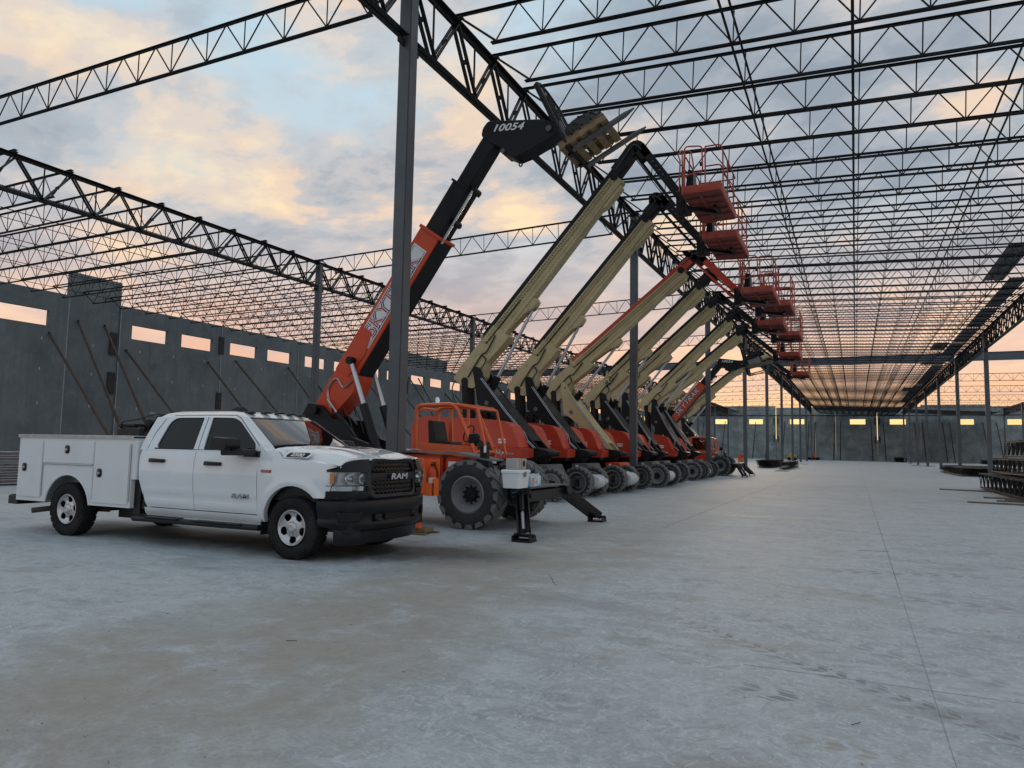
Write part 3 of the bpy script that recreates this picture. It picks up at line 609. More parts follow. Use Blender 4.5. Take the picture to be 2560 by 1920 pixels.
# metal roof deck laid along the right girder
def deck(x0, x1, y0, y1, dz=0):
    n = max(2, int((x1-x0)/.075)); P0 = []; b = MB(); pr = []
    for i in range(n+1): pr += [(x0+(x1-x0)*i/n, .0 if i % 2 else .038)]
    top = [(x, jz(x)+.085+z+dz) for x, z in pr]
    return MB().grid([[(x, y0, z) for x, z in top], [(x, y1, z) for x, z in top]])
i = 0
for x0, x1, y0, y1, lb in ((6.3, 7.2, 36.9, 44.4, 'pair of corrugated deck sheets nearest the camera'), (7.4, 8.2, 43.8, 52.2, 'deck strip on the joists beside the near right girder'), (7.35, 8.25, 52.4, 60.2, 'second deck strip along the right girder'), (7.3, 8.3, 60.4, 68.0, 'third deck strip along the right girder'), (6.1, 7.2, 67.9, 72.4, 'short wide deck sheets standing out from the strip'), (7.3, 8.3, 68.2, 76.2, 'fourth deck strip ending at the cross beam'), (6.2, 8.2, 79.9, 84.2, 'wide deck sheets just past the cross beam'), (7.3, 8.3, 84.4, 108, 'long deck strip beyond the cross beam'), (6.2, 7.2, 112, 119, 'deck sheets standing out at two thirds depth'), (7.2, 8.3, 108.2, 142, 'far deck strip along the right girder'), (-7.8, 8.2, 166, 176.5, 'deck sheets covering the last joists by the end wall')):
    o = deck(x0, x1, y0, y1).build('roof_deck_sheet', 'deck_metal', smooth=0); tag(o, 'grey '+lb, 'roof deck', 'corrugated roof deck sheets')
    md = o.modifiers.new('thickness', 'SOLIDIFY'); md.thickness = .012
o = deck(XB+.3, XC-.3, 160, 176, -.2).build('roof_deck_sheet', 'deck_metal', smooth=0); tag(o, 'grey deck covering the far right bay by the end wall', 'roof deck', 'corrugated roof deck sheets')
md = o.modifiers.new('thickness', 'SOLIDIFY'); md.thickness = .012
# ------------------------------------------------------------------ pickup truck with service body (faces +X)
TR = empty('pickup_truck', (-8.9, 8.3, 0), 'white crew cab work truck with enclosed service body, parked in front', 'pickup truck')
WF, WR, WZ, TRR = 2.27, -2.31, .41, .41
def yside(z): return interp(z, [.44, .52, .62, .80, 1.02, 1.22, 1.36, 1.42], [.90, .945, .965, .985, 1.0, .992, .968, .945])
def flare(x, z):
    d = sqrt((x-WF)**2+(z-.43)**2); return .022*max(0, 1-abs(d-.56)/.10)
def zb(x):
    d = x-WF
    if abs(d) < .52: return max(.43+sqrt(max(0, .52**2-d*d)), .44 if d < 0 else .81)
    return .455 if d < 0 else .81
def zt(x): return interp(x, [-.8, 1.62, 1.95, 2.05, 2.65, 3.02], [1.385, 1.385, 1.40, 1.305, 1.265, 1.215])
def front_x(z): return interp(z, [.8, .95, 1.13, 1.22], [2.80, 2.86, 2.92, 2.99])
def sidepatch(x0, x1, nx, nz, lo, hi, off, sg, margin=0):
    P = []
    for i in range(nx+1):
        x = x0+(x1-x0)*i/nx; a, c = lo(x), hi(x); col = []
        for j in range(nz+1):
            z = a+(c-a)*j/nz; e = off
            col.append((x, sg*(yside(z)+flare(x, z)+e), z))
        P.append([(p[0], p[1]-sg*.02, p[2]-.002) for p in col[:1]]+col+[(p[0], p[1]-sg*.02, p[2]+.002) for p in col[-1:]])
    P = [[(p[0], p[1]-sg*.02, p[2]) for p in P[0]]]+P+[[(p[0], p[1]-sg*.02, p[2]) for p in P[-1]]]
    return P
body = MB()
for sg in (-1, 1):
    # fender
    xs = [1.655+i*(2.99-1.655)/70 for i in range(71)]
    P = []
    for x in xs:
        a, c = zb(x), zt(x); col = [(x, sg*(yside(a)+flare(x, a)-.07), a+.004)]
        for j in range(15):
            z = a+(c-a)*j/14; xx = min(x, front_x(z)); yy = yside(z)+flare(xx, z)
            yy -= .16*max(0, (xx-2.66)/.34)**2
            col.append((xx, sg*yy, z))
        col.append((col[-1][0], sg*(abs(col[-1][1])-.05), c+.012)); P.append(col)
    body.grid(P)
    # inner body behind the doors and rocker
    body.grid([[(x, sg*y_, z) for y_, z in ((.80, .40), (.91, .415), (.945, .46), (.962, .535))] for x in (-.55, .3, 1.2, 1.72)])
    # cab rear corner
    body.grid([[(interp(z, [.44, .61, .94, 1.26, 1.40], [-.50, -.57, -.69, -.71, -.70])-.0+dx, sg*(yside(z)-dy), z) for z in (.44, .52, .61, .8, .94, 1.1, 1.26, 1.40)] for dx, dy in ((0, .95), (-.045, .5), (-.04, .12), (-.03, .06), (-.005, .02), (.05, .004), (.12, -.004))])
body.build('body', 'white_paint', TR, smooth=30)
for sg in (-1, 1): MB().grid([[(x, sg*(yside(z)-.012), z) for z in (.53, .6, .7, 1.0, 1.2, 1.37)] for x in (-.60, 0, .8, 1.69)]).build('door_jamb', 'gloss_black', TR)
# hood
def hood_pt(u, v):      # u 0..1 along x, v -1..1 across
    av = abs(v); y = v*.945
    xb = 1.90+.10*(1-av**2)-.02; xf = 3.165-.185*av**2.2
    x = xb+(xf-xb)*u
    zs = interp(x, [1.85, 1.99, 2.07, 2.65, 3.02, 3.2], [1.415, 1.40, 1.318, 1.275, 1.228, 1.20])
    zc = interp(x, [1.85, 2.3, 2.7, 3.0, 3.16], [1.475, 1.470, 1.44, 1.385, 1.330])
    r = interp(av, [0, .30, .40, .46, .62, .80, .92, .97, 1], [1, 1.0, 1.04, .94, .86, .70, .42, .2, 0])
    return (x, y*(1-.02*u), zs+(zc-zs)*r)
P = [[hood_pt(i/26, -1+2*j/48) for j in range(49)] for i in range(27)]
P.append([(p[0]+.006, p[1], p[2]-.035) for p in P[-1]])
P = [[(r[0][0], r[0][1], r[0][2]-.012)]+r+[(r[-1][0], r[-1][1], r[-1][2]-.012)] for r in P]
MB().grid(P).build('hood', 'white_paint', TR, smooth=24)
# cab greenhouse
def cab_lv(z):
    return (interp(z, [1.36, 1.46, 1.86, 1.915, 1.95, 1.968], [-.73, -.725, -.60, -.53, -.40, -.2]),      # rear x
            interp(z, [1.36, 1.46, 1.86, 1.915, 1.95, 1.968], [1.78, 1.66, 1.06, .95, .80, .6]),         # front x at the pillar
            interp(z, [1.36, 1.46, 1.86, 1.915, 1.95, 1.968], [2.03, 1.90, 1.22, 1.08, .9, .68]),        # front x in the middle
            interp(z, [1.36, 1.46, 1.86, 1.915, 1.95, 1.968], [.962, .935, .79, .725, .61, .40]))       # half width
def ring(z):
    xr, xs_, xc, hw = cab_lv(z); out = []; rc = .09*hw
    for i in range(9): t = -1+2*i/8; out.append((xr+(.0 if abs(t) < 1 else 0), -t*(hw-rc), z))
    out += [(xr+.02, -(hw-.03), z), (xr+.07, -hw+.004, z)]
    for i in range(13): out.append((xr+.12+(xs_-xr-.15)*i/12, -hw, z))
    for i in range(15): t = -1+2*i/14; out.append((xs_+(xc-xs_)*(1-t*t), t*(hw-.012), z))
    for i in range(13): out.append((xs_-.03-(xs_-xr-.15)*i/12, hw, z))
    out += [(xr+.07, hw-.004, z), (xr+.02, hw-.03, z)]
    return out
cabz = [1.36, 1.46, 1.56, 1.66, 1.76, 1.86, 1.892, 1.915, 1.935, 1.95, 1.962, 1.968]
# the shell: pillars, roof and sills only, so that one sees through the windows
def pip(pt, poly):
    x, y = pt; r = False; j = len(poly)-1
    for i in range(len(poly)):
        if (poly[i][1] > y) != (poly[j][1] > y) and x < (poly[j][0]-poly[i][0])*(y-poly[i][1])/(poly[j][1]-poly[i][1])+poly[i][0]: r = not r
        j = i
    return r
WRr = roundpoly([(-.40, 1.405), (.385, 1.39), (.395, 1.852), (-.27, 1.848)], [.07, .03, .03, .16], 5)
WFr = roundpoly([(.575, 1.39), (1.56, 1.365), (1.545, 1.48), (1.06, 1.845), (.555, 1.852)], [.03, .04, .06, .14, .03], 5)
def hw(z): return cab_lv(z)[3]
rf = MB().loft([ring(z) for z in (1.862, 1.892, 1.915, 1.935, 1.95, 1.962, 1.968)], cap=False)
rf.f.append(tuple(len(rf.v)-len(ring(1.9))+i for i in range(len(ring(1.9)))))
rf.build('roof', 'white_paint', TR, smooth=40)
sh = MB()
for sg in (-1, 1):
    # side frame: outline minus the two windows, with a reveal
    outer = [(-.725, 1.37), (-.715, 1.46), (-.66, 1.66), (-.60, 1.862), (1.06, 1.862), (1.66, 1.46), (1.76, 1.37)]
    bm = bmesh.new(); loops = [outer, WRr[::-1], WFr[::-1]]; es = []
    for lp in loops:
        vs_ = [bm.verts.new((x, 0, z)) for x, z in lp]
        for i in range(len(vs_)): es.append(bm.edges.new((vs_[i], vs_[(i+1) % len(vs_)])))
    bmesh.ops.triangle_fill(bm, edges=es, use_beauty=True)
    bmesh.ops.subdivide_edges(bm, edges=[e for e in bm.edges if e.calc_length() > .25], cuts=2)
    bmesh.ops.triangulate(bm, faces=bm.faces)
    bm.verts.ensure_lookup_table(); bm.verts.index_update()
    keep = []
    for f in bm.faces:
        c_ = f.calc_center_median()
        if pip((c_.x, c_.z), outer) and not pip((c_.x, c_.z), WRr) and not pip((c_.x, c_.z), WFr): keep.append([v.index for v in f.verts])
    sh.add([(v.co.x, sg*hw(v.co.z), v.co.z) for v in bm.verts], keep); bm.free()
    for lp in (WRr, WFr):
        n = len(lp); sh.add([(x, sg*hw(z), z) for x, z in lp]+[(x, sg*(hw(z)-.035), z) for x, z in lp], [(i, (i+1) % n, n+(i+1) % n, n+i) for i in range(n)])
    # A pillar return and rear corner
    sh.grid([[(cab_lv(z)[1]-.0, sg*hw(z), z), (cab_lv(z)[1]+.035, sg*(hw(z)-.05), z), (cab_lv(z)[1]+.075, sg*(hw(z)-.125), z)] for z in (1.36, 1.46, 1.56, 1.66, 1.76, 1.862)])
    sh.grid([[(cab_lv(z)[0]+.07, sg*hw(z), z), (cab_lv(z)[0]+.015, sg*(hw(z)-.03), z), (cab_lv(z)[0], sg*(hw(z)-.09), z), (cab_lv(z)[0], sg*.62, z)] for z in (1.36, 1.46, 1.56, 1.66, 1.76, 1.862)])
sh.mm((-.72, -.62, 1.36), (-.70, .62, 1.43)).mm((-.62, -.62, 1.80), (-.60, .62, 1.86))
sh.build('cab_frame', 'white_paint', TR, smooth=30)
for sg in (-1, 1):
    for lp, m_, nm in ((WRr, 'glass_tint', 'rear_door_window'), (WFr, 'glass_door', 'front_door_window')):
        MB().add([(x, sg*(hw(z)-.018), z) for x, z in lp], [tuple(range(len(lp)))]).build(nm, m_, TR, smooth=0)
    # seam of the door frames and black belt moulding
    MB().tube([(.475, sg*(hw(1.40)+.001), 1.40), (.472, sg*(hw(1.6)+.001), 1.6), (.475, sg*(hw(1.86)+.001), 1.86)], .005, 4).tube([(-.56, sg*(hw(1.40)+.001), 1.40), (-.51, sg*(hw(1.62)+.001), 1.62), (-.40, sg*(hw(1.82)+.001), 1.82), (-.25, sg*(hw(1.885)+.001), 1.885), (.5, sg*(hw(1.888)+.001), 1.888), (1.0, sg*(hw(1.882)+.001), 1.882), (1.1, sg*(hw(1.85)+.001), 1.85), (1.62, sg*(hw(1.46)+.001), 1.46)], .005, 4).build('door_seam', 'gloss_black', TR, smooth=0)
    MB().grid([[(x, sg*(hw(1.40)+.004-(0 if j in (1, 2) else .012)), z+(x-.6)*-.012) for j, z in enumerate((1.366, 1.37, 1.392, 1.396))] for x in (-.42, .2, .8, 1.58)]).build('belt_moulding', 'gloss_black', TR, smooth=0)
# windshield, back light
def ws(t, z, off=0):
    xr, xs_, xc, h_ = cab_lv(z); y = t*(h_-.10); return (xs_+(xc-xs_)*(1-(t*.9)**2)+off, y, z)
MB().grid([[ws(-1+2*i/14, z) for i in range(15)] for z in (1.385, 1.46, 1.56, 1.66, 1.76, 1.862)]).build('windshield', 'glass_windshield', TR, smooth=60)
wsb = MB()
for i in range(14):
    a, b_ = -1+2*i/14, -1+2*(i+1)/14
    wsb.add([ws(a, 1.385, .004), ws(b_, 1.385, .004), ws(b_, 1.425, .004), ws(a, 1.425, .004)], [(0, 1, 2, 3)]).add([ws(a, 1.845, .004), ws(b_, 1.845, .004), ws(b_, 1.866, .004), ws(a, 1.866, .004)], [(0, 1, 2, 3)])
wsb.build('windshield_trim', 'gloss_black', TR, smooth=60)
MB().add([(-.715, -.6, 1.43), (-.715, .6, 1.43), (-.61, .6, 1.80), (-.61, -.6, 1.80)], [(0, 1, 2, 3)]).build('rear_window', 'glass_tint', TR, smooth=0)
for sg, y0 in ((1, -.55), (1, .1)):
    MB().beam((1.93, y0+.02, 1.432), (1.86, y0+.55, 1.452), .025, .02).cyl((1.95, y0, 1.41), (1.95, y0, 1.45), .03, seg=8).build('wiper', 'black_plastic', TR)
MB().grid([[(x, y, 1.40+.03*(1-(y/.9)**2)) for y in (-.88, -.5, 0, .5, .88)] for x in (1.70, 1.95, 2.05)]).build('cowl', 'black_plastic', TR)
# interior
it = MB()
for x, y in ((.55, -.42), (.55, .42), (-.35, -.42), (-.35, .0), (-.35, .42)):
    it.prism(roundpoly([(x-.1, 1.0), (x+.4, 1.0), (x+.4, 1.12), (x+.05, 1.15), (x-.12, 1.62), (x-.22, 1.62)], .04, 3), y-.25, y+.25)
    it.prism(roundpoly([(x-.23, 1.63), (x-.13, 1.63), (x-.15, 1.80), (x-.24, 1.80)], .03, 3), y-.13, y+.13)
it.build('seats', 'black_plastic', TR)
MB().prism(roundpoly([(1.2, .9), (1.75, .9), (1.80, 1.39), (1.32, 1.37), (1.2, 1.2)], .05, 3), -.9, .9).build('dashboard', 'black_plastic', TR)
MB().mm((-.66, -.92, .50), (1.72, .92, .56)).mm((1.66, -.9, .5), (1.70, .9, 1.36)).mm((-.68, -.9, .5), (-.64, .9, 1.37)).build('cabin_floor', 'black_plastic', TR)
sw = [(1.12+.05*sin(a), .42+.18*cos(a), 1.33+.18*sin(a)) for a in [2*pi*i/18 for i in range(18)]]
MB().tube(sw, .014, 6, True).cyl((1.14, .42, 1.33), (1.3, .42, 1.25), .03, seg=8).build('steering_wheel', 'black_plastic', TR)
# doors: skins proud of the body, with real gaps between them
def door(sg, front):
    xl = (lambda z: interp(z, [.5, .96, 1.37], [.485, .462, .470])) if front else (lambda z: interp(z, [.46, .61, .94, 1.26, 1.37], [-.46, -.53, -.64, -.665, -.655]))
    xr = (lambda z: interp(z, [.46, .8, 1.10, 1.37], [1.660, 1.650, 1.648, 1.70])) if front else (lambda z: interp(z, [.5, .96, 1.37], [.475, .452, .460]))
    z0, z1 = .545, 1.368; nz = 20; nx = 10; rows = []
    for j in range(nz+1):
        z = z0+(z1-z0)*j/nz; a, c = xl(z), xr(z)
        crease = .010*max(0, 1-abs(z-.80)/.03)+.012*max(0, 1-abs(z-.62)/.06)-.006*max(0, 1-abs(z-.70)/.08)
        rows.append([(a+(c-a)*i/nx, sg*(yside(z)+.007+crease*(.4 if i in (0, nx) else 1)), z) for i in range(nx+1)])
    rows = [[(r[0][0], r[0][1]-sg*.02, r[0][2])]+r+[(r[-1][0], r[-1][1]-sg*.02, r[-1][2])] for r in rows]
    rows = [[(p[0], p[1]-sg*.02, p[2]) for p in rows[0]]]+rows+[[(p[0], p[1]-sg*.03, p[2]+.002) for p in rows[-1]]]
    d = MB().grid(rows).build('front_door' if front else 'rear_door', 'white_paint', TR, smooth=28)
    hx = .70 if front else -.42; hz = 1.205 if front else 1.222
    y = yside(hz)+.012
    MB().loft([[(hx+dx, sg*(y+oy), hz+dz) for dx, dz in roundpoly([(-.02+ins, -.032+ins*.3), (.29-ins, -.030+ins*.3), (.30-ins, .018-ins*.3), (-.01+ins, .030-ins*.3)], .02, 3)] for oy, ins in ((-.004, 0), (.03, 0), (.045, .02))]).build('handle', 'black_plastic', d, smooth=40)
    if front and sg < 0:
        text('lettering', 'RAM', .085, basis((1.36, -(yside(.775)+.022), .775), (1, 0, 0), (0, 0, 1)), 'badge_grey', d, .006, .2, 1.75, .002)
    return d
for sg in (-1, 1):
    for fr in (True, False): door(sg, fr)
# badges
text('hood_badge_digits', '2500', .075, basis((2.30, -.957, 1.352), (1, 0, -.05), (0, .62, .8)), 'decal_white', TR, .004, .25, 1.35, .002)
MB().loft([[(2.30+dx, -.945+dz*.62-oy*.8, 1.352+dz*.8+oy*.6) for dx, dz in roundpoly([(-.20+i_, -.035+i_*.5), (.15-i_, -.035+i_*.5), (.20-i_, .035-i_*.5), (-.15+i_, .035-i_*.5)], .03, 3)] for oy, i_ in ((-.01, 0), (.006, 0), (.009, .01))]).build('hood_badge', 'gloss_black', TR)
MB().loft([[(2.30+dx, -.943+dz*.62-oy*.8, 1.350+dz*.8+oy*.6) for dx, dz in roundpoly([(-.24+i_, -.046), (.18-i_, -.046), (.24-i_, .046), (-.18+i_, .046)], .03, 3)] for oy, i_ in ((-.012, 0), (.003, 0))]).build('hood_badge_frame', 'chrome', TR)
MB().mm((1.72, -1.008, 1.108), (1.90, -.99, 1.145)).build('fender_badge', 'badge_red', TR, bevel=.004)
text('fender_badge_letters', 'HEMI', .036, basis((1.81, -1.009, 1.126), (1, 0, 0), (0, 0, 1)), 'badge_grey', TR, .003, 0, 1.6, .001)
# headlights
for sg in (-1, 1):
    def pl(a): return [(x, sg*y) for x, y in a]
    plan = [(2.83, .965), (2.88, .957), (3.02, .90), (3.12, .80), (3.17, .66), (3.185, .565)]
    back = [(p[0]-.10, p[1]-.02) for p in plan]
    def strip(z0, z1, pn, off=0, dz=0): return MB().grid([[(x+off, sg*(y+off*.3), z) for x, y in pn] for z in (z0, (z0+z1)/2, z1)])
    h = MB()
    h.grid([[(x-.02*(k % 2), sg*y, z) for k, (x, y) in enumerate(back)] for z in (.975, 1.02, 1.06, 1.10, 1.145)])
    h.grid([[(p[0], sg*p[1], .975) for p in q] for q in (plan, back)]).grid([[(p[0], sg*p[1], 1.145) for p in q] for q in (plan, back)])
    hl = h.build('headlight', 'headlight_shell', TR, smooth=0)
    for cx_, cy_, r in ((3.05, .835, .074), (3.115, .665, .074)):
        MB().lathe([(r, .05), (r*.9, .02), (r*.55, -.02), (.0, -.03)], (cx_-.03, sg*cy_, 1.06), 'x', 20).build('reflector', 'lens_clear', hl)
    strip(.97, 1.15, plan[1:], .004).build('lens', 'glass_lens', hl, smooth=50)
    strip(1.0, 1.125, [(2.85, .966), (2.875, .962), (2.905, .952)], .010).build('side_marker', 'amber', hl, smooth=50)
    low = [(2.90, .945), (3.02, .89), (3.12, .79), (3.17, .62)]
    MB().grid([[(x-.06, sg*(y-.02), z) for x, y in low] for z in (.905, .965)]).build('lower_reflector', 'chrome', hl, smooth=0)
    MB().grid([[(x+.003, sg*y, z) for x, y in low] for z in (.90, .968)]).build('lower_lens', 'glass_lens', hl, smooth=50)
    fas = [(2.80, .975), (2.90, .945), (3.02, .89), (3.12, .79), (3.165, .66), (3.18, .555)]
    MB().grid([[(x-.004-.02*(k == 0), sg*(y-.004), z) for x, y in fas] for k, z in enumerate((.80, .84, .902))]).grid([[(x+dx, sg*y, z) for x, y in fas] for dx, z in ((-.09, .968), (.004, .968), (.004, .974), (-.09, .976))]).build('headlight_surround', 'black_plastic', TR, smooth=40)
    tops = [hood_pt(1, sg*v) for v in (1.0, .985, .93, .84, .70, .59)]
    MB().grid([[(x-.05, sg*y, 1.148) for x, y in fas], [(x+.006, sg*(y-.002), 1.148) for x, y in fas], [(x+.004, sg*(y-.004), 1.175) for x, y in fas], [(max(t_[0]+.012, x-.03), t_[1] if k else sg*(y-.01), t_[2]-.016) for k, ((x, y), t_) in enumerate(zip(fas, tops))], [(t_[0]-.05, t_[1], t_[2]-.02) for t_ in tops]]).build('headlight_brow', 'black_plastic', TR, smooth=40)
# grille
outer = roundpoly([(-.60, 1.16), (-.46, 1.320), (.46, 1.320), (.60, 1.16), (.565, .84), (.48, .79), (-.48, .79), (-.565, .84)], .035, 4)
inner = roundpoly([(-.505, 1.15), (-.405, 1.262), (.405, 1.262), (.505, 1.15), (.475, .89), (.43, .852), (-.43, .852), (-.475, .89)], .03, 4)
def gx(y, z): return 3.215-.10*(y/.65)**2+(1.05-z)*.06
n = len(outer)
gr = MB(); vo = [(gx(y, z)-.07, y, z) for y, z in outer]+[(gx(y, z), y, z) for y, z in [(a*.985, c) for a, c in outer]]+[(gx(y, z)+.012, y, z) for y, z in [(a*.93, 1.05+(c-1.05)*.93) for a, c in outer]]+[(gx(y, z)-.005, y, z) for y, z in inner]+[(gx(y, z)-.06, y, z) for y, z in inner]
gr.add(vo, [(k*n+i, k*n+(i+1) % n, (k+1)*n+(i+1) % n, (k+1)*n+i) for k in range(4) for i in range(n)])
gri = gr.build('grille', 'black_plastic', TR, smooth=40)
MB().add([(gx(y, z)-.07, y, z) for y, z in inner], [tuple(range(n))]).build('grille_backing', 'gloss_black', gri, smooth=0)
mesh_ = MB()
for z in [.89+.058*i for i in range(7)]:
    if abs(z-1.08) < .05: continue
    lim = interp(z, [.852, .89, 1.15, 1.262], [.43, .475, .505, .405])
    for k in range(-7, 8):
        y0 = k*.075; zz_ = .012
        for a, b_, c_, d_ in ((y0-.0375, z-zz_, y0-.0125, z-zz_), (y0-.0125, z-zz_, y0, z+zz_), (y0, z+zz_, y0+.025, z+zz_), (y0+.025, z+zz_, y0+.0375, z-zz_)):
            if max(abs(a), abs(c_)) < lim: mesh_.beam((gx(a, b_)-.04, a, b_), (gx(c_, d_)-.04, c_, d_), .03, .013, up=(1, 0, 0))
        if abs(y0) < lim: mesh_.beam((gx(y0, z)-.045, y0+.012, z+.01), (gx(y0, z)-.045, y0+.012, z+.047), .012, .02, up=(1, 0, 0))
mesh_.build('grille_mesh', 'black_plastic', gri, smooth=0)['kind'] = 'stuff'
MB().loft([[(gx(y, 1.08)-.02+o, y, 1.08+dz) for o, dz in ((-.02, -.055), (.015, -.05), (.02, 0), (.015, .05), (-.02, .055))] for y in (-.50, -.3, 0, .3, .50)], closed=False, cap=False).build('grille_bar', 'black_plastic', gri)
text('grille_letters', 'RAM', .105, basis((3.245, 0, 1.08), (0, 1, 0), (0, 0, 1)), 'chrome', gri, .012, .12, 1.75, .004)
# bumper
path = [(2.69, -.985), (2.80, -.985), (2.92, -.968), (3.02, -.915), (3.10, -.82), (3.165, -.67), (3.205, -.5), (3.232, -.25), (3.24, 0)]
path = path+[(x, -y) for x, y in path[-2::-1]]
def smooth_path(p, k=4):
    out = []; n_ = len(p)
    for i in range(n_-1):
        p0, p1, p2, p3 = [Vector(p[max(0, min(n_-1, q_))]) for q_ in (i-1, i, i+1, i+2)]
        for j in range(k): t = j/k; out.append(tuple(.5*((2*p1)+(-p0+p2)*t+(2*p0-5*p1+4*p2-p3)*t*t+(-p0+3*p1-3*p2+p3)*t**3)))
    return out+[tuple(p[-1])]
dam = smooth_path(path[2:-2]); path = smooth_path(path)
def sweep(path, prof):
    R_ = []
    for i, p in enumerate(path):
        a = Vector(path[max(0, i-1)]); b_ = Vector(path[min(len(path)-1, i+1)]); t_ = (b_-a).normalized(); nrm = Vector((t_.y, -t_.x))
        R_.append([(p[0]+nrm.x*o, p[1]+nrm.y*o, z+(.05*(abs(p[1])/1.0)**3 if z < .5 and z > .38 else 0)) for o, z in prof])
    return MB().grid(R_)
bp = sweep(path, [(-.10, .790), (-.01, .787), (.016, .772), (.022, .72), (.016, .65), (.0, .615), (-.012, .55), (.002, .48), (.0, .43), (-.03, .395), (-.12, .385)]).build('front_bumper', 'black_plastic', TR, smooth=40)
sweep(dam, [(-.09, .395), (-.07, .38), (-.085, .26), (-.10, .22), (-.16, .22)]).build('air_dam', 'black_plastic', TR, smooth=40)
MB().mm((3.236, -.30, .515), (3.250, .30, .60)).build('intake', 'gloss_black', bp, smooth=0)
im = MB()
for z in (.53, .56, .588):
    for k in range(-9, 9): im.beam((3.254, k*.033, z-.006), (3.254, k*.033+.0165, z+.006), .008).beam((3.254, k*.033+.0165, z+.006), (3.254, (k+1)*.033, z-.006), .008)
im.build('intake_mesh', 'black_plastic', bp, smooth=0)
for sg in (-1, 1):
    MB().mm((3.215, sg*.42-.07, .505), (3.235, sg*.42+.07, .60)).build('tow_hook_recess', 'gloss_black', bp, smooth=0)
    MB().tube([(3.22, sg*.42-.04, .53), (3.26, sg*.42-.04, .53), (3.26, sg*.42+.04, .53), (3.22, sg*.42+.04, .53)], .016, 6).build('tow_hook', 'black_plastic', bp)
    for z in (.55, .585, .62): MB().beam((3.035, sg*.93, z), (3.155, sg*.735, z), .03, .014).build('step_rib', 'black_plastic', bp, smooth=0)
    MB().loft([[(3.09+dx*.55, sg*(.84-dx*.85)+sg*.0+0, .59+dz) for dx, dz in roundpoly([(-.15, -.075), (.15, -.075), (.17, .06), (-.17, .06)], .03, 3)]]*1+[[(3.108+dx*.5, sg*(.850-dx*.8), .59+dz) for dx, dz in roundpoly([(-.14, -.065), (.14, -.065), (.16, .05), (-.16, .05)], .03, 3)]]).build('fog_pocket', 'gloss_black', bp, smooth=0)
# mirrors
for sg in (-1, 1):
    m_ = MB().loft([[(1.56+dx, sg*(.95+o), 1.36+dz) for dx, dz in ((-.16, -.05), (.12, -.05), (.10, .03), (-.14, .04))] for o in (0, .06)]).loft([[(1.42+dx, sg*(1.0+o), 1.365+dz) for dx, dz in roundpoly([(-.20, -.04), (.24, -.03), (.20, .05), (-.2, .055)], .03, 3)] for o in (0, .12, .24)]).build('mirror', 'black_plastic', TR, bevel=.015)
    MB().loft([[(1.24+dx*k, sg*(1.26+o), 1.475+dz*k) for dx, dz in roundpoly([(-.10, -.075), (.19, -.085), (.22, -.02), (.19, .085), (-.08, .10)], .04, 4)] for o, k in ((-.17, .85), (-.14, 1), (.05, 1), (.10, .9))]).build('mirror_head', 'black_plastic', m_, smooth=45)
    MB().add([(1.135, sg*(1.10), 1.41), (1.135, sg*(1.31), 1.41), (1.135, sg*(1.31), 1.56), (1.135, sg*(1.10), 1.56)], [(0, 1, 2, 3)]).build('mirror_glass', 'chrome', m_, smooth=0)
    MB().loft([[(1.165+dx*k, sg*(1.20+dy*k), 1.545+o) for dx, dy in roundpoly([(-.06, -.13), (.05, -.13), (.05, .13), (-.06, .13)], .03, 3)] for o, k in ((0, 1), (.045, .8))]).build('mirror_cap', 'white_paint', m_) if False else None
# roof lamps and fin
for y in (-.52, -.26, 0, .26, .52):
    x = .98+.10*(1-(y/.6)**2); z = 1.925+.018*(1-(y/.6)**2)
    MB().loft([[(x+dx*k, y+dy*k, z+o) for dx, dy in roundpoly([(-.10, -.05), (.07, -.05), (.07, .05), (-.10, .05)], .04, 4)] for o, k in ((-.01, 1), (.012, .95), (.024, .7))]).build('roof_lamp', 'gloss_black', TR, smooth=50)
MB().loft([[(.62+dx*k+.06*o, -.35+dy*k, 1.955+o) for dx, dy in roundpoly([(-.18, -.05), (.17, -.02), (.17, .02), (-.18, .05)], .02, 3)] for o, k in ((-.015, 1), (.03, .85), (.075, .45), (.085, .2))]).build('roof_antenna', 'gloss_black', TR, smooth=50)
# running boards
for sg in (-1, 1):
    MB().tube([(-.72, sg*1.0, .365), (-.5, sg*1.0, .367), (.5, sg*1.0, .372), (1.4, sg*1.0, .375), (1.72, sg*.98, .375)], .042, 10).mm((-.45, sg*1.0-.075, .40), (.25, sg*1.0+.05, .412)).mm((.55, sg*1.0-.075, .40), (1.45, sg*1.0+.05, .412)).build('running_board', 'black_plastic', TR, smooth=45)
    MB().mm((1.70, sg*.80-.14, .28), (1.72, sg*.80+.16, .62)).build('mud_flap', 'black_plastic', TR)
    # wheel well liner
    MB().grid([[(WF+.535*cos(a), sg*y, .43+.535*sin(a)) for y in (.45, .93)] for a in [pi*i/16 for i in range(17)]]).grid([[(WF+r*cos(a), sg*.48, .43+r*sin(a)) for r in (0, .535)] for a in [pi*i/16 for i in range(17)]]).build('wheel_well', 'black_plastic', TR)
# chassis
MB().mm((-3.5, -.48, .40), (3.0, -.38, .58)).mm((-3.5, .38, .40), (3.0, .48, .58)).mm((-.5, -.75, .42), (2.9, .75, .48)).mm((WR-.08, -.8, .34), (WR+.08, .8, .48)).mm((WF-.07, -.75, .34), (WF+.07, .75, .46)).mm((-.95, .1, .33), (.4, .7, .5)).mm((-1.6, -.60, .30), (-.75, -.2, .50)).mm((2.7, -.85, .38), (3.1, .85, .8)).mm((1.75, -.9, .75), (2.85, .9, 1.2)).build('chassis', 'gloss_black', TR, smooth=0)
